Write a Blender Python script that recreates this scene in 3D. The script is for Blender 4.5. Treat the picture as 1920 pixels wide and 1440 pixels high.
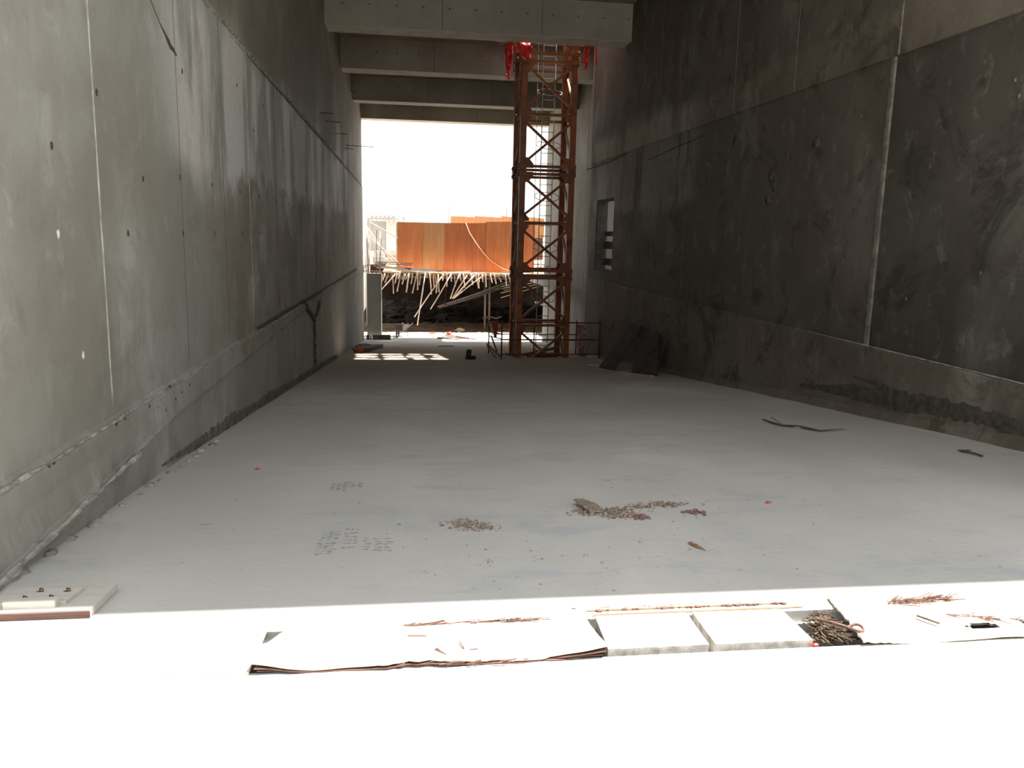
import bpy, bmesh, math, random
from mathutils import Vector, Matrix, noise

for o in list(bpy.data.objects):
    bpy.data.objects.remove(o)
SC = bpy.context.scene
C = SC.collection
random.seed(7)

# ------------------------------------------------------------------ camera
# world: X to the right across the passage, Y along it (away from the photographer), Z up;
# the ramp passes z = 0 right below the camera and falls 10 % with Y
CAM = Vector((0, 0, 1.45))
FPX = 1540.0
RM = Matrix(((0.99113, 0.00134, -0.13290), (-0.13087, 0.18017, -0.97489), (0.02264, 0.98363, 0.17875)))
cd = bpy.data.cameras.new('camera'); cam = bpy.data.objects.new('camera', cd); C.objects.link(cam)
cd.sensor_width = 36.0; cd.lens = 36.0 * FPX / 1920.0; cd.clip_end = 2000; cd.clip_start = 0.05
cam.matrix_world = Matrix.Translation(CAM) @ RM.to_4x4()
SC.camera = cam

# ------------------------------------------------------------------ sky, sun, exposure
w = bpy.data.worlds.new('hazy_sky'); SC.world = w; w.use_nodes = True
bg = w.node_tree.nodes['Background']
bg.inputs['Color'].default_value = (0.97, 0.985, 1.0, 1)
bg.inputs['Strength'].default_value = 1.2
sd = bpy.data.lights.new('sun', 'SUN'); so = bpy.data.objects.new('sun', sd); C.objects.link(so)
sd.energy = 15.5; sd.angle = math.radians(0.7); sd.color = (1.0, 0.95, 0.87)
SUN = Vector((0.475, 0.03, 1.0)).normalized()
so.rotation_euler = SUN.to_track_quat('Z', 'Y').to_euler(); so.location = (20, 0, 30)
vs = SC.view_settings
vs.view_transform = 'Standard'; vs.look = 'None'; vs.gamma = 1.0; vs.use_curve_mapping = False
vs.exposure = 0.62

# ------------------------------------------------------------------ measuring helpers
SL = 0.1
YE = 48.4                       # end of the ramp, level beyond


def fz(y):                      # floor height
    if y > YE: return -SL * YE
    if y < 0: return 0.0
    return -SL * y


def ray(x, y):
    return RM @ Vector(((x - 960) / FPX, -(y - 720) / FPX, -1.0))


def atY(x, y, Y):               # photo point -> world point at distance Y
    r = ray(x, y); return CAM + r * (Y / r.y)


def atX(x, y, X):
    r = ray(x, y); return CAM + r * (X / r.x)


def onf(x, y):                  # photo point -> point on the floor
    r = ray(x, y); t = -1.45 / (r.z + SL * r.y)
    p = CAM + r * t
    if t < 0 or p.y > YE:
        t = (-SL * YE - 1.45) / r.z; p = CAM + r * t
    return p


# ------------------------------------------------------------------ materials
class NT:
    def __init__(s, name):
        s.m = bpy.data.materials.new(name); s.m.use_nodes = True
        s.t = s.m.node_tree; s.b = s.t.nodes['Principled BSDF']

    def n(s, typ, **kw):
        nd = s.t.nodes.new(typ)
        for k, v in kw.items():
            if k.startswith('i_'): nd.inputs[k[2:].replace('_', ' ')].default_value = v
            else: setattr(nd, k, v)
        return nd

    def l(s, a, b): s.t.links.new(a, b)

    def pos(s):
        return s.n('ShaderNodeNewGeometry').outputs['Position']

    def mapped(s, scale, loc=(0, 0, 0), src=None):
        mp = s.n('ShaderNodeMapping'); mp.inputs['Scale'].default_value = scale; mp.inputs['Location'].default_value = loc
        s.l(src or s.pos(), mp.inputs['Vector']); return mp.outputs['Vector']

    def noise(s, scale=(1, 1, 1), detail=5, rough=0.6, loc=(0, 0, 0), src=None, dist=0.0):
        nz = s.n('ShaderNodeTexNoise'); nz.inputs['Scale'].default_value = 1.0
        nz.inputs['Detail'].default_value = detail; nz.inputs['Roughness'].default_value = rough
        nz.inputs['Distortion'].default_value = dist
        s.l(s.mapped(scale, loc, src), nz.inputs['Vector']); return nz.outputs['Fac']

    def ramp(s, fac, a, b, lo=0.0, hi=1.0):
        r = s.n('ShaderNodeMapRange', interpolation_type='SMOOTHSTEP')
        r.inputs['From Min'].default_value = a; r.inputs['From Max'].default_value = b
        r.inputs['To Min'].default_value = lo; r.inputs['To Max'].default_value = hi
        s.l(fac, r.inputs['Value']); return r.outputs['Result']

    def math(s, op, a, b=None):
        m = s.n('ShaderNodeMath', operation=op)
        for i, v in enumerate((a, b)):
            if v is None: continue
            if isinstance(v, (int, float)): m.inputs[i].default_value = v
            else: s.l(v, m.inputs[i])
        return m.outputs[0]

    def mix(s, fac, a, b, mode='MIX'):
        m = s.n('ShaderNodeMix', data_type='RGBA', blend_type=mode)
        for sock, v in ((m.inputs[0], fac), (m.inputs[6], a), (m.inputs[7], b)):
            if isinstance(v, (int, float)): sock.default_value = v
            elif isinstance(v, tuple): sock.default_value = (*v, 1) if len(v) == 3 else v
            else: s.l(v, sock)
        return m.outputs[2]

    def comp(s, axis, src=None):
        sx = s.n('ShaderNodeSeparateXYZ'); s.l(src or s.pos(), sx.inputs[0]); return sx.outputs[axis]

    def bump(s, h, strength=0.3, dist=0.02):
        b = s.n('ShaderNodeBump'); b.inputs['Strength'].default_value = strength; b.inputs['Distance'].default_value = dist
        s.l(h, b.inputs['Height']); s.l(b.outputs[0], s.b.inputs['Normal'])

    def done(s, col, rough=0.85, metal=0.0, spec=0.3):
        if isinstance(col, tuple): s.b.inputs['Base Color'].default_value = (*col, 1)
        else: s.l(col, s.b.inputs['Base Color'])
        if isinstance(rough, (int, float)): s.b.inputs['Roughness'].default_value = rough
        else: s.l(rough, s.b.inputs['Roughness'])
        s.b.inputs['Metallic'].default_value = metal
        s.b.inputs['Specular IOR Level'].default_value = spec
        return s.m


def concrete(name, base, dark, light, strip=0.92, seed=0.0, stain=0.6, streak=0.5, patch=None, sheen=0.6, damp=None, jt=0.45, panel=None, upper=None):
    N = NT(name)
    big = N.noise((0.35, 0.35, 0.35), 6, 0.62, (seed, 0, 0))
    c = N.mix(N.ramp(big, 0.36, 0.66), dark, base)
    c = N.mix(N.math('MULTIPLY', N.ramp(N.noise((0.5, 0.5, 0.3), 5, 0.6, (seed + 9, 3, 1)), 0.52, 0.74), 0.75), c, light)
    # tone of each form strip
    if strip:
        fl = N.math('FLOOR', N.math('DIVIDE', N.comp(1), strip))
        wn = N.n('ShaderNodeTexWhiteNoise', noise_dimensions='1D'); N.l(N.math('ADD', fl, seed), wn.inputs['W'])
        c = N.mix(N.ramp(wn.outputs['Value'], 0, 1, 0.0, 0.30), c, N.mix(1.0, c, (0.62, 0.6, 0.57), 'MULTIPLY'))
        fr = N.math('FRACT', N.math('DIVIDE', N.comp(1), strip))
        ed = N.math('ABSOLUTE', N.math('SUBTRACT', fr, 0.5))
        c = N.mix(N.ramp(ed, 0.485, 0.5, 0.0, jt), c, dark)
    # rain runs and form streaks
    st = N.noise((2.6, 2.6, 0.16), 6, 0.68, (seed, 1, 2))
    c = N.mix(N.ramp(st, 0.52, 0.75, 0.0, streak), c, dark)
    st2 = N.noise((4.0, 4.0, 0.22), 4, 0.6, (seed + 4, 7, 2))
    c = N.mix(N.ramp(st2, 0.60, 0.78, 0.0, streak * 0.6), c, light)
    # blotchy stains with a torn outline
    bl = N.noise((0.8, 0.8, 0.9), 9, 0.76, (seed + 2, 5, 0), dist=0.6)
    c = N.mix(N.ramp(bl, 0.52, 0.62, 0.0, stain), c, N.mix(1.0, dark, (0.55, 0.5, 0.46), 'MULTIPLY'))
    if patch:                     # paler concrete field (y0, y1, z0, z1)
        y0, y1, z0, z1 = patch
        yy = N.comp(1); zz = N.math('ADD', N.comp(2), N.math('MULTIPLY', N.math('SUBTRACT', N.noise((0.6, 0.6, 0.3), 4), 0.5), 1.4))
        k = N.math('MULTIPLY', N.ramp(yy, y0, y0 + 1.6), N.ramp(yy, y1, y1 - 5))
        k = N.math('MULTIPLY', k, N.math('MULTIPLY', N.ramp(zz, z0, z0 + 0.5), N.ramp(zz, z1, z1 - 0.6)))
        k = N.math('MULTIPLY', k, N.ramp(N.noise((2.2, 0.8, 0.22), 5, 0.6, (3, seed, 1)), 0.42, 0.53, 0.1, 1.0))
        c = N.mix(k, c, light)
    if damp:                      # brown damp tide zone (y0, y1, z0, z1) with a torn outline
        y0, y1, z0, z1 = damp
        wob = N.math('MULTIPLY', N.math('SUBTRACT', N.noise((0.9, 0.9, 0.5), 7, 0.7, (6, seed, 3)), 0.5), 1.6)
        yy = N.math('ADD', N.comp(1), N.math('MULTIPLY', wob, 2.0)); zz = N.math('ADD', N.comp(2), wob)
        k = N.math('MULTIPLY', N.ramp(yy, y0, y0 + 3), N.ramp(yy, y1, y1 - 8))
        k = N.math('MULTIPLY', k, N.math('MULTIPLY', N.ramp(zz, z0, z0 + 0.5), N.ramp(zz, z1, z1 - 0.15)))
        k = N.math('MULTIPLY', k, N.ramp(N.noise((1.5, 1.1, 1.0), 7, 0.75, (2, seed, 5)), 0.42, 0.55, 0.2, 0.85))
        c = N.mix(k, c, N.mix(1.0, dark, (0.78, 0.68, 0.6), 'MULTIPLY'))
    if upper:                     # browner lift cast above the pour joint
        c = N.mix(N.ramp(N.comp(2), upper[0] - 0.02, upper[0] + 0.02), c, N.mix(1.0, c, upper[1], 'MULTIPLY'))
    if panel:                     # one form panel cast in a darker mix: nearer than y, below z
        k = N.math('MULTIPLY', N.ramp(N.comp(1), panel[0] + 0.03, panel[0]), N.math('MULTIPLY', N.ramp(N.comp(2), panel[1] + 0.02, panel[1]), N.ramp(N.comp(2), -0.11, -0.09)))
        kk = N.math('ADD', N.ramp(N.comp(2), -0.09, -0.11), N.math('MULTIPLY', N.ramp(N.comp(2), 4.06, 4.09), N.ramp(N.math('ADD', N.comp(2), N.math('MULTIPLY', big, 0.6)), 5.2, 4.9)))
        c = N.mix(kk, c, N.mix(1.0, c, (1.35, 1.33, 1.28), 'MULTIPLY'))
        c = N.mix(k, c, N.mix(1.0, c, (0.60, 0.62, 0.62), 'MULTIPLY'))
    md = N.noise((2.4, 2.4, 2.0), 8, 0.74, (seed + 11, 2, 4), dist=0.5)
    c = N.mix(N.ramp(md, 0.55, 0.66, 0.0, stain * 0.55), c, light)
    c = N.mix(N.ramp(md, 0.45, 0.36, 0.0, stain * 0.8), c, dark)
    fine = N.noise((14, 14, 14), 6, 0.7)
    c = N.mix(N.ramp(fine, 0.3, 0.75, 0.25, 0.0), c, dark)
    pits = N.noise((45, 45, 45), 3, 0.6)
    N.bump(N.math('ADD', N.math('MULTIPLY', fine, 0.6), N.math('MULTIPLY', pits, 0.3)), 0.35, 0.02)
    return N.done(c, N.ramp(big, 0.3, 0.7, sheen, 0.9), 0, 0.35)


def plain(name, base, var=0.25, scale=6.0, rough=0.8, metal=0.0, spec=0.3, bump=0.15, stretch=(1, 1, 1), second=None):
    N = NT(name)
    sc = tuple(scale * k for k in stretch)
    n1 = N.noise(sc, 6, 0.65)
    dk = tuple(v * (1 - 1.6 * var) if 1 - 1.6 * var > 0.1 else v * 0.1 for v in base)
    lt = tuple(min(1, v * (1 + 0.6 * var)) for v in base)
    c = N.mix(N.ramp(n1, 0.3, 0.7), dk, lt)
    if second:
        c = N.mix(N.ramp(N.noise(tuple(k * 0.6 for k in sc), 6, 0.7, (4, 2, 7)), 0.52, 0.66), c, second)
    if bump: N.bump(N.noise(tuple(k * 4 for k in sc), 4, 0.6), bump, 0.01)
    return N.done(c, rough, metal, spec)


def wood(name, base, dark, axis=(1, 8, 8), scale=3.0, rough=0.75):
    N = NT(name)
    tc = N.n('ShaderNodeTexCoord').outputs['Object']
    g = N.noise(tuple(scale * k for k in axis), 6, 0.65, src=tc)
    c = N.mix(N.ramp(g, 0.32, 0.68), dark, base)
    b = N.noise((1.1, 1.1, 1.1), 4, 0.6, src=tc)
    c = N.mix(N.ramp(b, 0.4, 0.7, 0.0, 0.35), c, dark)
    N.bump(g, 0.2, 0.006)
    return N.done(c, rough, 0, 0.3)


M = {}
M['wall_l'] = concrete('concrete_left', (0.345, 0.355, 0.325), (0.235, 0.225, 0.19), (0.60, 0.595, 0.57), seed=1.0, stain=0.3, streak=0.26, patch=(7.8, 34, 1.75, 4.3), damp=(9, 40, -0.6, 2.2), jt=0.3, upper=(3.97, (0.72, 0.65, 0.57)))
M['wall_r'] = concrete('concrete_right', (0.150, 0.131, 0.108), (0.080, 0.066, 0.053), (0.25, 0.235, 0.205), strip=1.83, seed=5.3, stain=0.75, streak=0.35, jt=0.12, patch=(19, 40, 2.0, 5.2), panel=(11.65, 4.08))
M['conc'] = concrete('concrete_beam', (0.37, 0.335, 0.285), (0.27, 0.24, 0.20), (0.45, 0.42, 0.37), strip=0, seed=3.0, stain=0.15, streak=0.15)
M['conc_exit'] = concrete('concrete_by_exit', (0.40, 0.38, 0.345), (0.25, 0.23, 0.20), (0.52, 0.5, 0.46), strip=0.92, seed=8.0, stain=0.25, streak=0.45)
M['soffit'] = plain('bounce_lit_soffit', (0.62, 0.58, 0.50), 0.12, 2, 0.9)  # paler than the beams: light bounced off the floor painted into the colour
M['rough_conc'] = plain('rough_concrete', (0.36, 0.35, 0.315), 0.35, 9, 0.95, bump=0.6)
M['pillar'] = concrete('concrete_pillar', (0.21, 0.195, 0.165), (0.15, 0.135, 0.11), (0.26, 0.24, 0.21), strip=0, seed=12.0, stain=0.1, streak=0.15)
M['foot_grey'] = plain('foot_grey', (0.15, 0.14, 0.122), 0.35, 6, 0.9)
M['fin'] = plain('grout_fin', (0.36, 0.355, 0.32), 0.25, 7, 0.9, bump=0.4)
M['fin_r'] = plain('grout_fin_grey', (0.185, 0.168, 0.143), 0.3, 7, 0.9, bump=0.4)
M['darkstain'] = plain('damp_stain', (0.09, 0.078, 0.065), 0.3, 8, 0.9)
M['hole'] = plain('tie_hole_grey', (0.07, 0.062, 0.052), 0.3, 30, 0.9)


def floor_mat():
    N = NT('dusty_floor')
    big = N.noise((0.22, 0.12, 0.3), 6, 0.6)
    c = N.mix(N.ramp(big, 0.35, 0.68), (0.46, 0.45, 0.425), (0.60, 0.59, 0.565))
    # bluish wet-cement smears near the entrance, brown dirt trodden in further down
    sm = N.noise((1.1, 2.2, 1), 7, 0.72, (3, 3, 0), dist=0.5)
    c = N.mix(N.ramp(sm, 0.50, 0.66, 0.0, 0.75), c, (0.40, 0.415, 0.43))
    yy = N.math('ADD', N.comp(1), N.math('MULTIPLY', N.math('SUBTRACT', N.noise((0.25, 0.2, 1), 5, 0.6, (8, 0, 0)), 0.5), 14))
    c = N.mix(N.math('MULTIPLY', N.ramp(yy, 13, 24), N.ramp(yy, 44, 36)), c, (0.36, 0.305, 0.245))
    sc = N.noise((9, 20, 6), 5, 0.7, (1, 8, 0), dist=0.6)
    k = N.math('MULTIPLY', N.ramp(sc, 0.60, 0.70), N.ramp(N.noise((0.5, 0.5, 1), 3, 0.5, (2, 6, 0)), 0.46, 0.62))
    c = N.mix(N.math('MULTIPLY', k, 0.6), c, (0.27, 0.27, 0.265))
    sp = N.noise((55, 80, 40), 2, 0.5)
    c = N.mix(N.ramp(sp, 0.70, 0.76, 0.0, 0.55), c, (0.2, 0.18, 0.15))
    N.bump(N.math('ADD', N.noise((12, 24, 10), 6, 0.7), N.math('MULTIPLY', sm, 0.8)), 0.22, 0.02)
    return N.done(c, 0.92, 0, 0.2)


M['floor'] = floor_mat()
M['earth'] = plain('brown_earth', (0.15, 0.098, 0.055), 0.4, 1.4, 0.95, bump=0.5)
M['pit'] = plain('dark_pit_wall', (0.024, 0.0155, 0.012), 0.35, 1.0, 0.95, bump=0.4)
M['orange_steel'] = plain('orange_paint', (0.27, 0.078, 0.014), 0.22, 2.2, 0.5, spec=0.4, bump=0.08, second=(0.115, 0.033, 0.015))
M['grey_steel'] = plain('dusty_steel', (0.20, 0.18, 0.155), 0.3, 9, 0.6, metal=0.2)
M['galv'] = plain('galvanised_rod', (0.45, 0.43, 0.40), 0.2, 12, 0.4, metal=0.6)
M['rust'] = plain('rusty_rod', (0.13, 0.075, 0.05), 0.35, 20, 0.8, metal=0.2)
M['darkpipe'] = plain('dark_pipe', (0.10, 0.08, 0.07), 0.35, 12, 0.6, metal=0.3)
M['red_plastic'] = plain('red_plastic', (0.72, 0.035, 0.03), 0.2, 22, 0.35, spec=0.6, bump=0.2)
M['red_paint'] = plain('red_rail_paint', (0.17, 0.03, 0.026), 0.35, 9, 0.6)
M['rag_white'] = plain('grey_rag', (0.42, 0.37, 0.34), 0.3, 14, 0.9)
M['rag_pink'] = plain('faded_pink_cloth', (0.34, 0.22, 0.21), 0.35, 7, 0.9)
M['rag_red'] = plain('dull_red_cloth', (0.25, 0.05, 0.03), 0.3, 12, 0.9)
M['ply_a'] = wood('orange_ply', (0.47, 0.175, 0.065), (0.38, 0.125, 0.045), (5, 5, 0.5), 1.2, 0.55)
M['ply_b'] = wood('tan_ply', (0.46, 0.235, 0.105), (0.38, 0.18, 0.075), (5, 5, 0.5), 1.2, 0.6)
M['ply_c'] = wood('red_ply', (0.43, 0.145, 0.055), (0.34, 0.10, 0.04), (5, 5, 0.5), 1.2, 0.55)
M['ply_d'] = wood('pale_orange_ply', (0.58, 0.32, 0.16), (0.50, 0.25, 0.12), (5, 5, 0.5), 1.2, 0.6)
M['ply_old'] = wood('brown_board', (0.17, 0.09, 0.05), (0.10, 0.05, 0.03), (4, 4, 0.6), 1.5, 0.7)
M['bamboo'] = wood('peeled_pole', (0.66, 0.52, 0.40), (0.48, 0.34, 0.25), (6, 6, 1.2), 2.0, 0.6)
M['timber'] = wood('raw_timber', (0.52, 0.40, 0.28), (0.36, 0.26, 0.17), (1, 8, 8), 2.0, 0.8)
M['timber_grey'] = wood('weathered_timber', (0.19, 0.14, 0.11), (0.11, 0.08, 0.062), (1, 8, 8), 2.0, 0.85)
M['ply_dusty'] = wood('dusty_plywood', (0.62, 0.56, 0.46), (0.50, 0.43, 0.33), (1.5, 7, 5), 3.0, 0.85)
M['ply_edge'] = wood('plywood_edge', (0.17, 0.092, 0.072), (0.08, 0.042, 0.034), (1, 1, 30), 4.0, 0.85)
M['ply_grey'] = wood('dust_grey_plywood', (0.52, 0.50, 0.46), (0.43, 0.41, 0.37), (1.5, 7, 5), 3.0, 0.9)
M['fibre'] = wood('straw_fibre', (0.10, 0.07, 0.045), (0.03, 0.02, 0.014), (3, 3, 3), 6.0, 0.9)
M['slab'] = plain('grey_cover_slab', (0.46, 0.44, 0.40), 0.25, 16, 0.95, bump=0.7)
M['sheet_dark'] = plain('dark_sheet', (0.055, 0.047, 0.041), 0.25, 3, 0.9)
M['board_grey'] = plain('grey_board', (0.10, 0.088, 0.078), 0.25, 3, 0.85)
M['black'] = plain('blackened_steel', (0.035, 0.028, 0.026), 0.3, 18, 0.7)
M['barrow'] = plain('barrow_steel', (0.08, 0.065, 0.055), 0.35, 14, 0.55, metal=0.3)
M['rubber'] = plain('tyre_rubber', (0.04, 0.036, 0.034), 0.2, 20, 0.85)
M['mortar'] = plain('dried_mortar', (0.6, 0.57, 0.52), 0.2, 18, 0.95, bump=0.5)
M['crumb'] = plain('brown_crumbs', (0.31, 0.245, 0.185), 0.5, 60, 0.95, second=(0.42, 0.37, 0.31))
M['crumb_red'] = plain('reddish_crumbs', (0.24, 0.14, 0.115), 0.4, 60, 0.95)
M['dirt_mark'] = plain('dark_dirt', (0.36, 0.355, 0.345), 0.25, 30, 0.95)
M['leaf'] = plain('dry_leaf', (0.36, 0.19, 0.09), 0.4, 40, 0.8)
M['pale'] = plain('pale_facade', (0.56, 0.55, 0.53), 0.06, 0.4, 0.9, bump=0)
M['pale2'] = plain('pale_grey_panel', (0.36, 0.355, 0.335), 0.1, 0.6, 0.9, bump=0)
M['terrace'] = plain('dusty_ground', (0.42, 0.37, 0.31), 0.2, 0.3, 0.95, bump=0)
M['white'] = plain('haze_white_facade', (0.92, 0.92, 0.92), 0.02, 0.2, 0.9, bump=0)  # near-white puts the haze of distance into the colour
M['brick'] = plain('red_brick', (0.50, 0.15, 0.08), 0.3, 18, 0.9, bump=0.4)
M['cable'] = plain('pale_cable', (0.72, 0.56, 0.40), 0.1, 10, 0.6)


# ------------------------------------------------------------------ mesh helpers
class MB:
    def __init__(s): s.v = []; s.f = []

    def add(s, vs_, fs):
        k = len(s.v); s.v += [Vector(v) for v in vs_]; s.f += [tuple(i + k for i in f) for f in fs]; return s

    def hexa(s, p):             # 4 bottom (ccw from above), 4 top
        return s.add(p, [(3, 2, 1, 0), (4, 5, 6, 7), (0, 1, 5, 4), (1, 2, 6, 5), (2, 3, 7, 6), (3, 0, 4, 7)])

    def box(s, x0, x1, y0, y1, z0, z1):
        return s.hexa([(x0, y0, z0), (x1, y0, z0), (x1, y1, z0), (x0, y1, z0), (x0, y0, z1), (x1, y0, z1), (x1, y1, z1), (x0, y1, z1)])

    def rbox(s, c, size, M3):   # oriented box, centre c
        h = Vector(size) / 2; c = Vector(c)
        pts = [c + M3 @ Vector((sx * h.x, sy * h.y, sz * h.z)) for sz in (-1, 1) for sx, sy in ((-1, -1), (1, -1), (1, 1), (-1, 1))]
        return s.hexa(pts)

    def bar(s, p, q, wx, wy, up=(0, 0, 1)):   # rectangular bar p -> q
        p = Vector(p); q = Vector(q); d = (q - p); L = d.length; d.normalize()
        u = Vector(up)
        if abs(d.dot(u)) > 0.98: u = Vector((0, 1, 0))
        a = d.cross(u).normalized(); b = a.cross(d).normalized()
        return s.rbox((p + q) / 2, (wx, wy, L), Matrix((a, b, d)).transposed())

    def tube(s, pts, r, n=8, closed=False):
        pts = [Vector(p) for p in pts]; m = len(pts); rs = r if isinstance(r, (list, tuple)) else [r] * m
        k = len(s.v); prev = None
        for i, p in enumerate(pts):
            a = pts[(i + 1) % m] if (closed or i < m - 1) else pts[i]
            b = pts[i - 1] if (closed or i > 0) else pts[i]
            d = (a - b).normalized()
            u = prev - d * prev.dot(d) if prev is not None else d.orthogonal()
            u.normalize(); prev = u; v = d.cross(u)
            for j in range(n):
                t = 2 * math.pi * j / n
                s.v.append(p + (u * math.cos(t) + v * math.sin(t)) * rs[i])
        for i in range(m if closed else m - 1):
            for j in range(n):
                a = k + i * n + j; b = k + i * n + (j + 1) % n
                c = k + ((i + 1) % m) * n + (j + 1) % n; d = k + ((i + 1) % m) * n + j
                s.f.append((a, b, c, d))
        if not closed:
            s.f.append(tuple(k + j for j in reversed(range(n)))); s.f.append(tuple(k + (m - 1) * n + j for j in range(n)))
        return s

    def prism(s, poly, off):    # polygon (list of 3d points) extruded by off
        n = len(poly); off = Vector(off); poly = [Vector(p) for p in poly]
        return s.add(poly + [p + off for p in poly], [tuple(reversed(range(n))), tuple(range(n, 2 * n))] +
                     [(i, (i + 1) % n, n + (i + 1) % n, n + i) for i in range(n)])

    def lump(s, c, r, seed=0, sub=1, squash=(1, 1, 1), amp=0.35):
        bm = bmesh.new(); bmesh.ops.create_icosphere(bm, subdivisions=sub, radius=1)
        k = len(s.v)
        for v in bm.verts:
            d = 1 + amp * noise.noise(v.co * 1.3 + Vector((seed * 3.1, seed * 1.7, 0)))
            s.v.append(Vector(c) + Vector((v.co.x * squash[0], v.co.y * squash[1], v.co.z * squash[2])) * r * d)
        for f in bm.faces: s.f.append(tuple(k + v.index for v in f.verts))
        bm.free(); return s

    def grid(s, rows):          # rows of equal length -> quads
        k = len(s.v); n = len(rows[0])
        for r in rows: s.v += [Vector(p) for p in r]
        for i in range(len(rows) - 1):
            for j in range(n - 1):
                s.f.append((k + i * n + j, k + i * n + j + 1, k + (i + 1) * n + j + 1, k + (i + 1) * n + j))
        return s

    def sheet(s, rows, t):      # grid given a thickness along -z
        k = len(s.v); n = len(rows[0]); m = len(rows)
        s.grid(rows); k2 = len(s.v)
        s.v += [Vector(p) - Vector((0, 0, t)) for r in rows for p in r]
        for i in range(m - 1):
            for j in range(n - 1):
                s.f.append((k2 + i * n + j, k2 + (i + 1) * n + j, k2 + (i + 1) * n + j + 1, k2 + i * n + j + 1))
        ring = [j for j in range(n)] + [i * n + n - 1 for i in range(1, m)] + [(m - 1) * n + j for j in range(n - 2, -1, -1)] + [i * n for i in range(m - 2, 0, -1)]
        for a, b in zip(ring, ring[1:] + ring[:1]): s.f.append((k + b, k + a, k2 + a, k2 + b))
        return s

    def build(s, name, mat, parent=None, smooth=False, bevel=0.0):
        org = Vector((0, 0, 0)); p = parent
        while p is not None: org += p.location; p = p.parent
        me = bpy.data.meshes.new(name); me.from_pydata([tuple(v - org) for v in s.v], [], s.f)
        bm = bmesh.new(); bm.from_mesh(me)
        bmesh.ops.recalc_face_normals(bm, faces=bm.faces)
        if bevel: bmesh.ops.bevel(bm, geom=list(bm.edges), offset=bevel, segments=1, affect='EDGES')
        bm.to_mesh(me); bm.free()
        if smooth:
            for f in me.polygons: f.use_smooth = True
        me.materials.append(M[mat] if isinstance(mat, str) else mat)
        o = bpy.data.objects.new(name, me); C.objects.link(o); o.parent = parent
        return o


def recentre(o):                # put a top-level mesh's origin at its base
    me = o.data; xs = [v.co for v in me.vertices]
    c = Vector(((min(p.x for p in xs) + max(p.x for p in xs)) / 2, (min(p.y for p in xs) + max(p.y for p in xs)) / 2, min(p.z for p in xs)))
    me.transform(Matrix.Translation(-c)); o.location = c; return o


def tag(o, label=None, cat=None, group=None, kind=None):
    if label: o['label'] = label
    if cat: o['category'] = cat
    if group: o['group'] = group
    if kind: o['kind'] = kind
    return o


def empty(name, loc, label, cat, group=None):
    o = bpy.data.objects.new(name, None); C.objects.link(o); o.location = loc; o.empty_display_size = 0.2
    return tag(o, label, cat, group)


def single(mb, name, mat, label, cat, group=None, **kw):
    return tag(recentre(mb.build(name, mat, None, **kw)), label, cat, group)


def share(o, parent, loc):      # another part with the same mesh
    c = o.copy(); C.objects.link(c); c.parent = parent; c.location = loc; return c


def structure(o, label, cat='structure'):
    return tag(o, label, cat, None, 'structure')


def nz(*p): return noise.noise(Vector(p))


def lerp(tab, x):
    if x <= tab[0][0]: return tab[0][1]
    for (a, va), (b, vb) in zip(tab, tab[1:]):
        if x <= b: return va + (vb - va) * (x - a) / (b - a)
    return tab[-1][1]


XL, XR, X2 = -2.2, 7.05, 8.35      # wall faces: left, right, right beyond the step
Y0, YSTEP = 3.92, 30.95            # portal, step in the right wall
ZS = 8.45                          # underside of roof slab

# ================================================================== SETTING
# ---- ramp floor inside
rows = []
ys = [Y0 + i * 0.25 for i in range(int((YE - Y0) / 0.25) + 1)] + [YE]
for y in ys:
    rows.append([(x, y, fz(y) + 0.012 * nz(x * 0.7, y * 0.5, 0) * (1 if y > 5 else 0)) for x in [-2.7 + 0.25 * i for i in range(47)]])
fl = MB().grid(rows).build('floor', 'floor', smooth=True)
structure(fl, 'pale dusty concrete ramp running down through the passage', 'floor')

# ---- forecourt in the sun with a drain channel across it
TA, TB = 3.16, 3.60
m = MB()
m.grid([[(x, y, fz(y)) for x in (-30, -8, 0, 8, 30)] for y in (-30, -10, 0, 1, 2, TA)])
m.grid([[(x, y, fz(y)) for x in (-30, -8, 0, 8, 30)] for y in (TB, 3.75, Y0)])
for prof in ([(TA, 0), (TA, -0.062), (TA + 0.075, -0.062), (TA + 0.075, -0.6)], [(TB, 0), (TB, -0.062), (TB - 0.02, -0.062), (TB - 0.02, -0.6)]):
    m.grid([[(x, y, fz(y) + d) for x in (-30, -8, 0, 8, 30)] for y, d in prof])
m.grid([[(x, y, fz(y) - 0.6) for x in (-30, -8, 0, 8, 30)] for y in (TA + 0.075, TB - 0.02)])
structure(m.build('floor_forecourt', 'floor'), 'sunlit concrete forecourt with a drain channel across it', 'floor')

# ---- yard beyond the exit
m = MB()
m.grid([[(x, y, fz(y) + 0.0) for x in (-30, -10, 0, 10, 40)] for y in (YE, 50, 52.9)])
structure(m.build('floor_yard', 'floor'), 'level concrete strip in full sun beyond the exit', 'floor')
rows = [[(x, y, fz(y) + (0.03 + 0.12 * abs(nz(x * 0.3, y * 0.3, 5)) if y > 53 else 0)) for x in [-30 + 1.4 * i for i in range(51)]] for y in [52.9 + 0.6 * i for i in range(26)] + [75, 100, 200, 800]]
structure(MB().grid(rows).build('floor_earth', 'earth', smooth=True), 'brown earth floor under the timber deck', 'ground')

# ---- left wall
TA_L = [(3.9, 0.03), (6.5, 0.0), (19, -0.14), (48.5, -0.50)]      # ledge on the kicker
TB_L = [(3.9, -0.42), (6.5, -0.34), (19, -0.31), (26, -0.33), (34, -0.5), (48.5, -0.85)]
ZP_L = 3.97                                                        # pour joint


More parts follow.
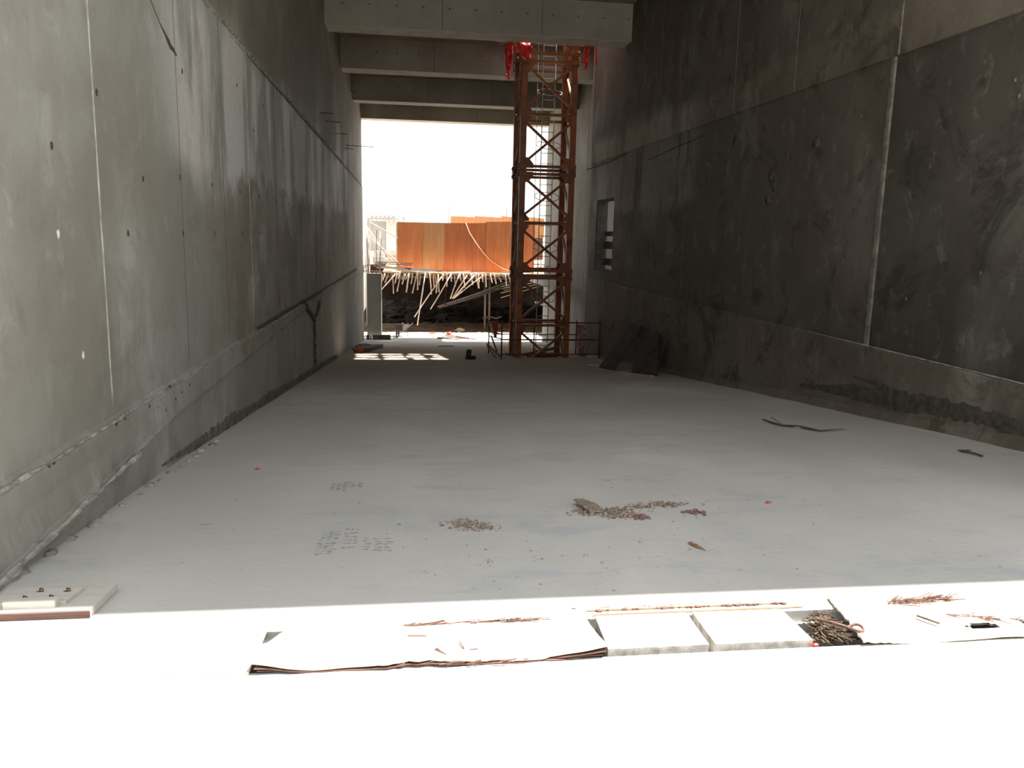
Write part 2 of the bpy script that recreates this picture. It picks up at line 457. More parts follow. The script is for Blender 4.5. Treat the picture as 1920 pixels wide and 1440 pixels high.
def left_prof(y):
    a = lerp(TA_L, y); b = lerp(TB_L, y); f = fz(y)
    r = 0.018 * nz(y * 2.1, 1, 0) + 0.012 * nz(y * 6.3, 4, 0)
    near = max(0.0, min(1.0, (8.0 - y) / 2.5))
    b2 = max(b + 0.03 * nz(y * 1.7, 7, 2), f + 0.03)
    return [(XL - 0.03, ZS + 0.05), (XL - 0.03, ZP_L + 0.25), (XL - 0.03, ZP_L + 0.03 + r), (XL + 0.012 * nz(y * 5, 2, 2), ZP_L - 0.02 + r), (XL, ZP_L - 0.2),
            (XL, 2.0), (XL, a + 0.15), (XL + 0.004, a + 0.02 + r), (XL + 0.035 + r, a - 0.005 + r * 0.6), (XL + 0.055 + 0.6 * r, a - 0.04), (XL + 0.055, (a + b2) / 2),
            (XL + 0.055 + 0.03 * near * (1 + nz(y * 5, 3, 1)), b2 + 0.02), (XL + 0.05 + near * (0.08 + 0.07 * nz(y * 7, 9, 0) + 0.04 * nz(y * 17, 9, 3)), b2 - 0.005),
            (XL + 0.02 + near * (0.1 + 0.07 * nz(y * 5, 5, 5)), b2 - 0.035), (XL + 0.015 + near * 0.08, (b2 + f) / 2 - 0.02), (XL + 0.01 + near * 0.06, f - 0.1)]


ys = []; y = Y0
while y < YE: ys.append(y); y += 0.07 if y < 16 else 0.25
ys.append(YE)
m = MB().grid([[(x, y, z) for x, z in left_prof(y)] for y in ys])
m.box(XL - 0.6, XL - 0.05, Y0, YE, -6, ZS + 0.3)
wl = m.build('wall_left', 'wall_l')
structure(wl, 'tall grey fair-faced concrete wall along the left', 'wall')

# grout fins in the left wall's vertical joints
for yj, z0, z1, wd in ((6.52, 0.02, ZS, 0.017),):
    f = MB(); zz = [z0 + (z1 - z0) * i / 40 for i in range(41)]
    f.tube([(XL + 0.002, yj + 0.01 * nz(z * 2, yj, 0), z) for z in zz], [wd * (0.45 + 0.25 * nz(z * 5, yj, 3)) for z in zz], 6)
    f.build('joint_fin', 'fin', wl, smooth=True)
for yj in (8.85, 10.9, 12.7, 15.3, 18.4, 22.0, 26.5, 33):
    f = MB(); zz = [0.05 + 3.9 * i / 14 for i in range(15)]
    f.tube([(XL, yj + 0.012 * nz(z, yj, 0), z) for z in zz], 0.004 + 0.003 * (yj > 12), 5)
    f.build('joint_fin', 'darkstain' if yj in (8.85, 10.9, 15.3, 22.0) else 'fin', wl, smooth=True)

# tie holes (dark cone mouths with a collar)
th = MB()
n = 10
ring = lambda r, x: [(x, r * math.cos(2 * math.pi * i / n), r * 1.3 * math.sin(2 * math.pi * i / n)) for i in range(n)]
th.add(ring(0.022, 0.0) + ring(0.019, 0.005) + ring(0.012, 0.001), [(i, (i + 1) % n, n + (i + 1) % n, n + i) for i in range(n)] +
       [(n + i, n + (i + 1) % n, 2 * n + (i + 1) % n, 2 * n + i) for i in range(n)] + [tuple(range(2 * n, 3 * n))])
first = None
row = [(y, 1.39) for y in (7.12, 8.84, 10.28, 12.0, 13.5, 15.3, 16.8, 18.5, 20.2, 22, 24, 26.2, 28.5)]
row += [(y, 1.94) for y in (5.73, 8.82, 10.24, 11.96, 13.5, 15.25, 16.9, 18.6, 20.4, 22.4)]
row += [(6.6, 2.4), (9.1, 3.0), (12.0, 3.35), (14.2, 3.4), (7.6, 1.85), (16.5, 2.9), (13.2, 2.9)]
for yy, zz in row:
    if first is None:
        first = th.build('tie_hole', 'hole', wl); first.location = (XL, yy, zz)
    else: share(first, wl, (XL, yy, zz))
for yy, zz in ((5.73, 1.39), (6.0, 0.56)):
    MB().lump((XL, yy, zz), 0.03, yy, 1, (0.4, 0.7, 1.3)).build('grout_plug', 'mortar', wl, smooth=True)


def ribbon(pts, wds, name, mat, side=XL, sgn=1, parent=wl, proud=0.008, seg=6):
    """rough raised scab following a line (y, z) on a wall face"""
    P = []
    for (a, b), wa, wb in zip(zip(pts, pts[1:]), wds, wds[1:]):
        for i in range(seg):
            t = i / seg; P.append((a[0] + (b[0] - a[0]) * t, a[1] + (b[1] - a[1]) * t, wa + (wb - wa) * t))
    P.append((*pts[-1], wds[-1]))
    rows = []
    for i, (y, z, wd) in enumerate(P):
        q = P[min(i + 1, len(P) - 1)]; p = P[max(i - 1, 0)]
        d = Vector((q[0] - p[0], q[1] - p[1])).normalized(); nrm = Vector((-d.y, d.x))
        j = 0.5 * nz(y * 9, z * 9, 1); k = 0.5 * nz(y * 9, z * 9, 8)
        r = []
        for u, h in ((-1 - j, -0.02), (-0.5, 1), (0.5, 1), (1 + k, -0.02)):
            r.append((side + sgn * proud * (h if h < 0 else h * (0.7 + 0.6 * nz(y * 12, u, z * 12))), y + nrm.x * wd * u / 2, z + nrm.y * wd * u / 2))
        rows.append(r)
    return MB().grid(rows).build(name, mat, parent)


def wl_pt(x, y): p = atX(x, y, XL); return (p.y, p.z)


def wr_pt(x, y): p = atX(x, y, XR); return (p.y, p.z)


# pour joint crust and damp scars of the left wall
ys = [9.0 + 1.3 * i for i in range(30)]
ribbon([(y, ZP_L + 0.03 * nz(y, 0, 0)) for y in ys], [0.05 + 0.05 * abs(nz(y * 1.3, 2, 0)) for y in ys], 'pour_joint_crust', 'rough_conc', proud=0.03)
ribbon([(y, ZP_L - 0.06 + 0.03 * nz(y, 5, 0)) for y in ys[2:]], [(0.05 + 0.05 * abs(nz(y * 1.1, 6, 0))) * min(1, 0.05 + (y - ys[2]) / 5) for y in ys[2:]], 'damp_scar', 'darkstain', proud=0.006)
ribbon([wl_pt(278, -10), wl_pt(300, 45), wl_pt(318, 82), wl_pt(331, 104)], [0.02, 0.025, 0.07, 0.03], 'damp_scar', 'darkstain', proud=0.004)
ribbon([wl_pt(566, 568), wl_pt(578, 585), wl_pt(586, 600), wl_pt(587, 640), wl_pt(588, 684)], [0.2, 0.18, 0.10, 0.05, 0.05], 'damp_scar', 'darkstain', proud=0.09)
ribbon([wl_pt(596, 566), wl_pt(592, 585), wl_pt(586, 600)], [0.12, 0.10, 0.10], 'damp_scar', 'darkstain', proud=0.09)
ribbon([wl_pt(480, 615), wl_pt(520, 592), wl_pt(566, 567), wl_pt(620, 535), wl_pt(668, 505)], [0.005, 0.05, 0.10, 0.09, 0.15], 'damp_scar', 'darkstain', proud=0.07)
for k, (px, py) in enumerate([(268, 762), (285, 765), (300, 770), (312, 768), (318, 748), (290, 750), (240, 790), (75, 880), (85, 868), (205, 795), (222, 786), (308, 725), (330, 735), (345, 722)]):
    p = wl_pt(px, py); MB().lump((XL + 0.05, p[0], p[1]), 0.018 + 0.012 * random.random(), k, 1, (0.35, 1.3, 1)).build('spall_pit', 'darkstain', wl)
# darker feathered foot of the wall
ys = [7.4 + 0.9 * i for i in range(24)]
ribbon([(y, fz(y) + 0.06) for y in ys], [(0.26 + 0.3 * nz(y * 0.9, 3, 0)) * min(1, (y - 7.3) / 3) for y in ys], 'dark_foot', 'foot_grey', proud=0.034, seg=10)
# crumbling light edge of the kicker ledge
ys = [4.0 + 0.3 * i for i in range(40)]
ribbon([(y, lerp(TA_L, y) - 0.012 + 0.012 * nz(y * 2, 3, 3)) for y in ys], [max(0.005, 0.022 + 0.05 * nz(y * 2.2, 1, 4)) for y in ys], 'ledge_crust', 'rough_conc', XL + 0.045, 1, wl, 0.014, seg=7)
ys = [4.2 + 0.25 * i for i in range(11)]
ribbon([(y, lerp(TB_L, y) + 0.0 + 0.02 * nz(y * 3, 3, 3)) for y in ys], [max(0.006, 0.03 + 0.09 * nz(y * 3, 1, 4)) for y in ys], 'ledge_crust', 'rough_conc', XL + 0.12, 1, wl, 0.022, seg=9)
# tie-wire and bar stubs high on the wall
for px, py, L in ((600, 211, 0.35), (610, 227, 0.45), (628, 250, 0.4), (648, 272, 1.1), (646, 278, 0.35), (655, 170, 0.3)):
    p = atX(px, py, XL); MB().tube([p, p + Vector((L, 0.05, 0.0 - 0.03 * L))], 0.012, 5).build('bar_stub', 'rust', wl)

# ---- right wall: kicker, main lift, upper lift, window opening
ZK, ZP_R = -0.10, 4.09
Y0R = Y0 + 0.24
WY0, WY1, WZ0, WZ1 = 27.43, 29.95, 0.24, 2.76


def strip_mesh(mb, x, y0, y1, z0, z1, dy=0.3, rough_top=0.0, rough_bot=0.0):
    k = max(1, int((y1 - y0) / dy)); rows = []
    for i in range(k + 1):
        y = y0 + (y1 - y0) * i / k
        a = z0(y) if callable(z0) else z0
        rows.append([(x, y, a + rough_bot * nz(y * 3, 1, 0)), (x, y, z1 + rough_top * nz(y * 3, 4, 0))])
    mb.grid(rows)


m = MB()
XK, XU = XR - 0.06, XR - 0.045
# kicker (proud), ledge, main lift around the opening, upper lift (proud)
k = int((YSTEP - Y0R) / 0.12); rows = []
for i in range(k + 1):
    y = Y0R + (YSTEP - Y0R) * i / k; r = 0.012 * nz(y * 2.2, 3, 1) + 0.008 * nz(y * 7, 3, 1); f = fz(y)
    b = max(0, nz(y * 0.8, 6, 6)) * 0.12
    rows.append([(XK - 0.10 - b, y, f - 0.05), (XK - 0.03 - b * 0.5, y, f + 0.05 + b * 0.6), (XK, y, f + 0.12 + b), (XK, y, ZK - 0.02 + r), (XK + 0.012, y, ZK + r), (XR, y, ZK + 0.006 + r), (XR, y, WZ0)])
m.grid(rows)
for a, b, c, d in ((Y0R, WY0, WZ0, WZ1), (WY1, YSTEP, WZ0, WZ1)):
    m.add([(XR, a, c), (XR, b, c), (XR, b, d), (XR, a, d)], [(0, 1, 2, 3)])
rows = []
for i in range(k + 1):
    y = Y0R + (YSTEP - Y0R) * i / k; r = 0.012 * nz(y * 2.0, 8, 1)
    rows.append([(XR, y, WZ1), (XR, y, ZP_R - 0.012 + r), (XU, y, ZP_R + r), (XU, y, ZS + 0.05)])
m.grid(rows)
XO = XR + 0.42
# reveals, outer skin, near end, step return
m.add([(XR, WY0, WZ0), (XR, WY1, WZ0), (XR, WY1, WZ1), (XR, WY0, WZ1), (XO, WY0, WZ0), (XO, WY1, WZ0), (XO, WY1, WZ1), (XO, WY0, WZ1)],
      [(0, 1, 5, 4), (2, 3, 7, 6), (1, 2, 6, 5), (3, 0, 4, 7)])
for a, b, c, d in ((Y0R, YSTEP, -6, WZ0), (Y0R, YSTEP, WZ1, ZS + 0.3), (Y0R, WY0, WZ0, WZ1), (WY1, YSTEP, WZ0, WZ1)):
    m.add([(XO, a, c), (XO, b, c), (XO, b, d), (XO, a, d)], [(0, 1, 2, 3)])
m.add([(XK - 0.1, Y0R, -1), (XO, Y0R, -1), (XO, Y0R, ZS + 0.3), (XK, Y0R, ZS + 0.3)], [(0, 1, 2, 3)])
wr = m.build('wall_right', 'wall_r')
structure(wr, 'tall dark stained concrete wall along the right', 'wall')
m = MB(); m.box(XR + 0.0, X2 + 0.4, YSTEP, YSTEP + 0.4, -6, ZS + 0.3)
m.box(X2, X2 + 0.4, YSTEP + 0.4, YE, -6, ZS + 0.3)
w2 = structure(m.build('wall_right_exit', 'conc_exit'), 'lighter concrete wall set back behind the crane mast', 'wall')
for yj in (34.2, 37.6, 41, 44.5):
    MB().box(X2 - 0.006, X2, yj, yj + 0.03, -5, ZS).build('joint_fin', 'fin', w2)
# vertical joint fin of the right wall, and the ledge crust, pale to stand for light caught there
zz = [ZK + (ZP_R - ZK) * i / 40 for i in range(41)]
f = MB().grid([[(XR - a, 11.65 + b + 0.006 * nz(z * 3, a, 0), z) for a, b in ((0, -0.055), (0.03, -0.045), (0.034, 0.0), (0.03, 0.045), (0, 0.055))] for z in zz])
f.build('joint_fin', 'fin_r', wr)
zz = [ZP_R + (ZS - ZP_R) * i / 30 for i in range(31)]
MB().tube([(XU, 11.5 + 0.01 * nz(z * 2, 0, 0), z) for z in zz], 0.02, 6).build('joint_fin', 'fin_r', wr, smooth=True)
for yj, z0, z1 in ((20.3, -0.05, 3.3), (25.2, 0.0, 3.9), (17.5, 4.1, 8), (14.7, 4.1, 8), (22.8, 4.1, 8)):
    MB().tube([(XR if z1 < 4 else XU, yj + 0.01 * nz(z, yj, 0), z) for z in [z0 + (z1 - z0) * i / 12 for i in range(13)]], 0.008, 6).build('joint_fin', 'fin_r', wr, smooth=True)
ys = [4.0 + 0.5 * i for i in range(23)]
ribbon([(y, ZK + 0.012) for y in ys], [(0.022 + 0.012 * nz(y * 2, 1, 0)) * min(1, (15.3 - y) / 4) for y in ys], 'ledge_crust', 'fin', XR - 0.035, -1, wr, proud=0.02, seg=6)
# plugged tie holes, drips on the right wall
for px, py in ((1616, 218), (1606, 495), (1840, 512), (1716, 78), (1338, 698), (1540, 640), (1700, 560), (1905, 150), (1912, 180)):
    p = wr_pt(px, py); MB().lump((XR - (0.06 if p[1] < ZK else 0.01) , p[0], p[1]), 0.03, px, 1, (0.4, 0.8, 1.2)).build('grout_plug', 'fin_r', wr, smooth=True)
for px, py in ((1378, 266), (1445, 330), (1450, 348), (1440, 372), (1530, 265)):
    p = wr_pt(px, py); MB().lump((XR, p[0], p[1]), 0.10, px, 1, (0.08, 1.4, 1.3), 0.6).build('damp_blot', 'darkstain', wr, smooth=True)
ribbon([wr_pt(1176, 288), wr_pt(1150, 300), wr_pt(1120, 312), wr_pt(1100, 318)], [0.05, 0.06, 0.06, 0.05], 'damp_scar', 'darkstain', XR, -1, wr, 0.01)
ribbon([wr_pt(1330, 250), wr_pt(1270, 275), wr_pt(1215, 300)], [0.02, 0.03, 0.03], 'damp_scar', 'darkstain', XR, -1, wr, 0.01)

def wk_pt(x, y): p = atX(x, y, XK); return (p.y, p.z)


ribbon([wk_pt(1500, 722), wk_pt(1600, 735), wk_pt(1680, 752), wk_pt(1760, 762), wk_pt(1850, 785), wk_pt(1925, 812)], [0.05, 0.22, 0.30, 0.26, 0.2, 0.22], 'damp_blot', 'darkstain', XK, -1, wr, 0.004, seg=12)
ribbon([wk_pt(1600, 705), wk_pt(1650, 722), wk_pt(1690, 738)], [0.03, 0.10, 0.05], 'damp_blot', 'darkstain', XK, -1, wr, 0.004, seg=12)
# window in the right wall: reveal frame and three rough boards nailed across the outside
wn = empty('window_1', (XR + 0.2, (WY0 + WY1) / 2, WZ0), 'small unglazed opening in the right wall with boards across it', 'window')
wn['kind'] = 'structure'
f = MB()
for a, b, c, d in ((WY0, WY0 + 0.06, WZ0, WZ1), (WY1 - 0.06, WY1, WZ0, WZ1), (WY0, WY1, WZ0, WZ0 + 0.05), (WY0, WY1, WZ1 - 0.05, WZ1)):
    f.box(XR + 0.02, XO - 0.02, a, b, c, d)
f.build('frame', 'board_grey', wn)
for yy0, yy1 in ((434, 443), (453, 467), (485, 498)):
    a = atX(1143, yy0, XO - 0.05).z; b = atX(1143, yy1, XO - 0.05).z
    MB().box(XO - 0.07, XO - 0.03, WY0, WY1, b, a).build('board', 'timber_grey', wn)
structure(MB().box(12.6, 13.0, 18, 44, -6, 16.0).box(12.2, 12.6, 43.6, 66, -6, 2.6).build('wall_outer_sunblock', 'pale2'), 'pale wall seen through the small opening, with an added unseen part blocking sun', 'wall')  # tall box is out of view, added to keep sun off the opening
structure(MB().box(XO, 12.6, Y0, 48, -1.2, -0.9).build('ground_side', 'floor'), 'pale ground outside the right wall', 'ground')

# ---- roof: slab with the mast opening, deep beams
OX0, OX1, OY0, OY1 = 3.5, 7.0, 27.4, 31.9
YR0 = Y0 - 0.05 + 0.03 * (ZS + 0.3 + 0.4); YR1 = 49.9 + 0.03 * 13
m = MB()
zt = ZS + 0.3
m.box(XL - 0.6, X2 + 0.4, YR0, OY0, ZS, zt)
m.box(XL - 0.6, X2 + 0.4, OY1, YR1, ZS, zt)
m.box(XL - 0.6, OX0, OY0, OY1, ZS, zt)
m.box(OX1, X2 + 0.4, OY0, OY1, ZS, zt)
ce = structure(m.build('ceiling', 'conc'), 'concrete roof slab with an opening around the crane mast', 'ceiling')
for i in range(3):
    y = OY0 + 0.9 + 1.35 * i
    MB().tube([(OX0 - 0.1, y + 0.1 * nz(i, 2, 0), zt - 0.1), (OX1 + 0.1, y + 0.1 * nz(i, 5, 0), zt - 0.1)], 0.014, 6).build('rebar', 'rust', ce)
for i in range(4):
    x = OX0 + 0.35 + 0.9 * i
    MB().tube([(x + 0.1 * nz(i, 8, 0), OY0 - 0.1, zt - 0.13), (x, OY1 + 0.1, zt - 0.13)], 0.014, 6).build('rebar', 'rust', ce)
for x0_, x1_, y0_, y1_ in ((OX0 - 0.1, OX1, 28.55, 28.8), (OX0 - 0.1, OX1, 31.05, 31.3), (OX0 + 0.15, OX0 + 0.4, 27.3, 32), (4.75, 4.9, 27.3, 28.9), (5.65, 5.9, 27.3, 28.9), (4.75, 4.9, 31.0, 32), (5.65, 5.9, 31.0, 32), (6.35, 6.5, 27.3, 32), (OX0 - 0.1, OX1, 27.3, 27.75)):
    MB().box(x0_, x1_, y0_, y1_, zt, zt + 0.06).build('sunbreak_board', 'timber_grey', ce)  # unseen, added across the opening to break up the sun patch
bn = ['nearest deep concrete beam crossing below the roof, in front of the mast', 'second deep concrete roof beam, just behind the mast',
      'third deep concrete roof beam towards the exit', 'farthest concrete roof beam, along the top of the bright exit']
for (yb, zs, x1), lab in zip(((26.0, 7.38, XU), (32.5, 7.38, X2), (40.0, 7.38, X2), (48.0, 7.62, X2)), bn):
    m = MB().box(XL - 0.1, x1 + 0.02, yb, yb + 0.9, zs, ZS + 0.02)
    b = structure(m.build('ceiling_beam', 'conc', bevel=0.02), lab, 'beam')
    for i in range(12):
        x = XL + 0.5 + i * 0.78; z = zs + 0.62 + 0.05 * nz(i, yb, 0)
        MB().lump((x, yb, z), 0.028, i, 1, (1, 0.3, 1)).build('tie_hole', 'hole', b)
    MB().box(1.2, 1.215, yb - 0.004, yb, zs + 0.03, ZS).build('joint_line', 'darkstain', b)
    MB().box(4.2, 4.215, yb - 0.004, yb, zs + 0.03, ZS).build('joint_line', 'darkstain', b)
    MB().box(XL, x1, yb - 0.004, yb + 0.9, zs - 0.012, zs - 0.002).build('bounce_lit_skin', 'soffit', b)  # added pale plate standing for bounce light on the underside
# ================================================================== TOWER CRANE MAST
MX0, MX1, MY0, MY1 = 4.05, 6.0, 29.0, 30.9
LW = 0.21
ZF = fz(29.9)
mast = empty('crane_mast', ((MX0 + MX1) / 2, (MY0 + MY1) / 2, ZF), 'orange steel lattice tower crane mast rising through the roof opening', 'crane mast')
FL = [-3.55, 0.08, 3.68, 7.40, 11.1]           # flange heights
ZT = 13.0
corners = [(MX0, MY0), (MX1 - LW, MY0), (MX1 - LW, MY1 - LW), (MX0, MY1 - LW)]
for cx, cy in corners:
    m = MB().box(cx, cx + LW, cy, cy + LW, ZF - 0.1, ZT)
    leg = m.build('leg', 'orange_steel', mast, bevel=0.012)
    for z in FL[1:]:
        s = MB().box(cx - 0.035, cx + LW + 0.035, cy - 0.035, cy + LW + 0.035, z - 0.02, z + 0.02)
        s.box(cx - 0.03, cx + LW + 0.03, cy - 0.03, cy + LW + 0.03, z - 0.22, z - 0.05).box(cx - 0.03, cx + LW + 0.03, cy - 0.03, cy + LW + 0.03, z + 0.05, z + 0.22)
        s.build('joint_sleeve', 'orange_steel', leg, bevel=0.006)
        for dz in (-0.135, 0.135):
            MB().tube([(cx - 0.06, cy + 0.05, z + dz), (cx - 0.02, cy + 0.05, z + dz)], 0.035, 6).build('bolt', 'grey_steel', leg)
    MB().box(cx - 0.12, cx + LW + 0.12, cy - 0.12, cy + LW + 0.12, ZF - 0.05, ZF + 0.03).build('base_plate', 'grey_steel', leg)
# faces: front, right, back, left (corner centre lines)
h = LW / 2
cc = [(MX0 + h, MY0 + h), (MX1 - h, MY0 + h), (MX1 - h, MY1 - h), (MX0 + h, MY1 - h)]
lev = []
for a, b in zip(FL, FL[1:]):
    lev += [(a, 'f'), ((a + b) / 2, 'm')]
lev.append((FL[-1], 'f'))
for fi in range(4):
    a = Vector((*cc[fi], 0)); b = Vector((*cc[(fi + 1) % 4], 0)); d = (b - a).normalized(); nrm = Vector((d.y, -d.x, 0))
    for z, kd in lev:
        if z < ZF + 0.1: continue
        for dz in ((-0.13, 0.13) if kd == 'f' else (0.0,)):
            MB().bar(a + Vector((0, 0, z + dz)), b + Vector((0, 0, z + dz)), 0.075, 0.095).build('crossbar', 'orange_steel', mast)
    for (z0, _), (z1, _) in zip(lev, lev[1:]):
        if z1 < ZF + 0.3 or z0 > 11: continue
        e0, e1 = z0 + 0.2, z1 - 0.2
        for p, q, off in (((a, b, 0.03), (b, a, -0.03)) if fi == 0 else ((a, b, 0.03),) if fi in (1, 3) else ()):
            P = p + Vector((0, 0, e0)) + nrm * off; Q = q + Vector((0, 0, e1)) + nrm * off
            if P.z < ZF: P = P.lerp(Q, (ZF - P.z) / (Q.z - P.z))
            MB().bar(P, Q, 0.085, 0.07, nrm).build('diagonal_brace', 'orange_steel', mast)
        for p, sg in ((a, 1), (b, -1)):
            for zz, sv in ((z0, 1), (z1, -1)):
                if zz + sv * 0.3 < ZF + 0.05 or fi == 2: continue
                g = 1.0 if min(abs(zz - q_) for q_ in FL) < 0.01 else 0.62
                o = nrm * 0.055
                q0 = p + o + d * sg * 0.08 + Vector((0, 0, zz + sv * 0.06))
                poly = [q0, q0 + d * sg * 0.30 * g, q0 + d * sg * 0.30 * g + Vector((0, 0, sv * 0.14 * g)), q0 + d * sg * 0.12 * g + Vector((0, 0, sv * 0.36 * g)), q0 + Vector((0, 0, sv * 0.36 * g))]
                MB().prism(poly, nrm * 0.014).build('gusset_plate', 'orange_steel', mast)
# ladder with rungs and safety hoops inside the mast
LX0, LX1, LY = 5.02, 5.46, 30.45
m = MB()
for x in (LX0, LX1): m.tube([(x, LY, ZF + 0.1), (x, LY, ZT)], 0.018, 6)
lad = m.build('ladder', 'galv', mast)
z = ZF + 0.35; rg = None
while z < ZT - 0.2:
    if rg is None:
        rg = MB().tube([(LX0, LY, 0), (LX1, LY, 0)], 0.013, 5).build('rung', 'galv', lad)
        base = rg.location.copy(); rg.location = base + Vector((0, 0, z))
    else: share(rg, lad, base + Vector((0, 0, z)))
    z += 0.37
hp = None; z = FL[0] + 0.95
while z < ZT:
    if z > ZF + 0.8:
        if hp is None:
            cxh, cyh, R = (LX0 + LX1) / 2 - 0.03, LY - 0.36, 0.44
            hp = MB().tube([(cxh + R * math.cos(t), cyh + R * math.sin(t), 0.18 * math.sin(t)) for t in [2 * math.pi * i / 28 for i in range(28)]], 0.013, 5, True).build('safety_hoop', 'galv', lad)
            hb = hp.location.copy(); hp.location = hb + Vector((0, 0, z))
        else: share(hp, lad, hb + Vector((0, 0, z)))
    z += 1.81
m = MB().tube([(cxh - R, cyh, ZF + 2.2), (cxh - R, cyh, ZT)], 0.011, 5); m.build('cage_bar', 'galv', lad)
# hydraulic cable conduit on the left leg
MB().tube([(MX0 - 0.06, MY0 + 0.1, z) for z in (ZF + 0.1, 0, 3, 6, ZT)], 0.03, 6).build('conduit', 'grey_steel', mast)

# ---- red plastic streamers hanging round the mast from the roof opening


def streamer(px0, px1, py1, Y, ztop, n, label, twist=5.0, wd=0.05, nm='red_streamer'):
    c = atY((px0 + px1) / 2, py1, Y); r = abs(atY(px1, py1, Y).x - atY(px0, py1, Y).x) / 2
    m = MB()
    for i in range(n):
        t0 = random.uniform(0, 6.28); rr = r * random.uniform(0.2, 0.95); zb_ = c.z + random.uniform(0, 0.35) * (ztop - c.z)
        rows = []
        for k in range(26):
            t = k / 25; z = ztop + (zb_ - ztop) * t
            a = t0 + twist * t + 2.0 * nz(z * 3, i, 0)
            rad = rr * min(1, 0.6 + 2 * t) * (1 - 0.6 * t * t)
            p = Vector((c.x + rad * math.cos(a) + 0.03 * nz(z * 5, i, 3), Y + rad * math.sin(a) * 0.7, z))
            q = Vector((math.cos(a * 2 + i), math.sin(a * 2 + i), 0.6 * nz(z * 8, i, 1))) * wd * (0.6 + 0.6 * abs(nz(z * 9, i, 4)))
            rows.append([p - q, p + q * 0.2 + Vector((0, 0.006, 0.01)), p + q])
        m.grid(rows)
    m.tube([(c.x, Y, ztop), (c.x, OY0 + 0.004, ztop)], 0.012, 5)
    return single(m, nm, 'red_plastic', label, 'streamer', 'red plastic streamers around the crane mast')


YS = 27.75
streamer(942, 963, 152, YS, ZS + 0.1, 20, 'longest red plastic streamer, hanging left of the crane mast')
streamer(1090, 1107, 132, YS, ZS + 0.1, 12, 'red plastic streamer hanging just right of the crane mast')
streamer(1113, 1121, 124, YS, ZS + 0.1, 6, 'thin red streamer hanging farthest right, against the wall', wd=0.022)
c = atY(984, 86, 28.4)
m = MB(); m.lump(c, 0.27, 3, 3, (1.0, 0.8, 1.15), 0.35); m.lump(c + Vector((0.06, 0, -0.28)), 0.15, 5, 2, (0.9, 0.8, 1.2), 0.5)
for v in m.v: v += Vector((nz(v.x * 14, v.y * 14, v.z * 14), nz(v.y * 14, 3, v.z * 14), nz(v.z * 14, v.x * 9, 8))) * 0.045
m.tube([c + Vector((0, 0, 0.2)), (c.x, 28.4, ZS + 0.15)], 0.02, 5)
m.tube([c + Vector((0, 0, 0.7)), (c.x - 0.02, OY0 + 0.02, ZS + 0.16)], 0.012, 5)
single(m, 'red_net_bag', 'red_plastic', 'crumpled red net bag hanging at the mast top corner', 'bag')
m = MB().tube([atY(936, 83, 28.6), atY(962, 79, 28.7), atY(978, 100, 28.95)], 0.016, 6)
m.tube([atY(958, 78, 28.7), atY(982, 70, 28.8), (4.05, 29.0, ZS)], 0.014, 6)
single(m, 'bent_wire', 'galv', 'bent wire sticking out from the mast beside the red bag', 'wire')

# ---- guard rails round the mast foot


def rail_run(name, p, q, zs, posts, label, mats=('red_paint',), hgt=1.3, r=0.02):
    p = Vector(p); q = Vector(q)
    e = empty(name, ((p.x + q.x) / 2, (p.y + q.y) / 2, fz((p.y + q.y) / 2)), label, 'barrier', 'guard rails round the mast foot')
    for t in posts:
        c = p.lerp(q, t); z = fz(c.y)
        MB().tube([(c.x, c.y, z - 0.03), (c.x, c.y, z + hgt + 0.05)], r * 1.35, 8).build('post', 'red_paint', e, smooth=True)
        MB().box(c.x - 0.08, c.x + 0.08, c.y - 0.08, c.y + 0.08, z - 0.02, z + 0.02).build('foot_plate', 'grey_steel', e)
    for k, zz in enumerate(zs):
        MB().tube([(p.x, p.y, fz(p.y) + zz), (q.x, q.y, fz(q.y) + zz)], r, 8).build('rail', 'red_paint' if k != 1 else 'rust', e, smooth=True)
    return e


GX0, GY0, GY1 = 3.42, 28.0, 32.2
rail_run('guard_rail', (GX0, GY0, 0), (6.95, GY0 + 0.3, 0), (0.16, 0.68, 1.28), (0, 1), 'dark red guard rail across the front of the mast foot')
rail_run('guard_rail', (GX0, GY0 + 0.12, 0), (GX0, GY1, 0), (0.7, 1.25), (1,), 'dark red guard rail along the left side of the mast foot')
rail_run('guard_rail', (GX0 + 0.1, GY1, 0), (6.95, GY1, 0), (0.55, 0.78), (0.5, 1), 'dark red guard rail behind the mast foot')
# sticks and rags tied to the left side
a, b = Vector((GX0, GY1, fz(GY1))), Vector((GX0, GY0, fz(GY0)))
single(MB().tube([atY(905, 597, 30.2), atY(918, 594, 30), atY(931, 597, 29.5), atY(940, 594, 29)], 0.03, 6), 'crooked_stick', 'bamboo', 'crooked pale stick tied on top of the left guard rail', 'stick')
single(MB().bar(atY(909, 621, 30.5), atY(943, 627, 28.5), 0.06, 0.04), 'rail_lath', 'timber_grey', 'grey lath laid along the left guard rail', 'lath')


def cloth(poly_top, poly_bot, name, mat, label, n=10, amp=0.05, cat='cloth'):
    rows = []
    for k in range(7):
        t = k / 6; r = []
        for i in range(n + 1):
            u = i / n
            p = Vector(poly_top[0]).lerp(Vector(poly_top[1]), u).lerp(Vector(poly_bot[0]).lerp(Vector(poly_bot[1]), u), t)
            p += Vector((0.3, 1, 0)) * amp * nz(u * 5, t * 2, len(name)) + Vector((0, 0, -0.08 * math.sin(math.pi * u) * (1 - t) * amp * 8))
            r.append(p)
        rows.append(r)
    m = MB().grid(rows)
    k0 = len(m.v); m.v += [v + Vector((0, 0.008, 0)) for v in m.v]; m.f += [tuple(i + k0 for i in reversed(f)) for f in m.f]
    return single(m, name, mat, label, cat, smooth=True)


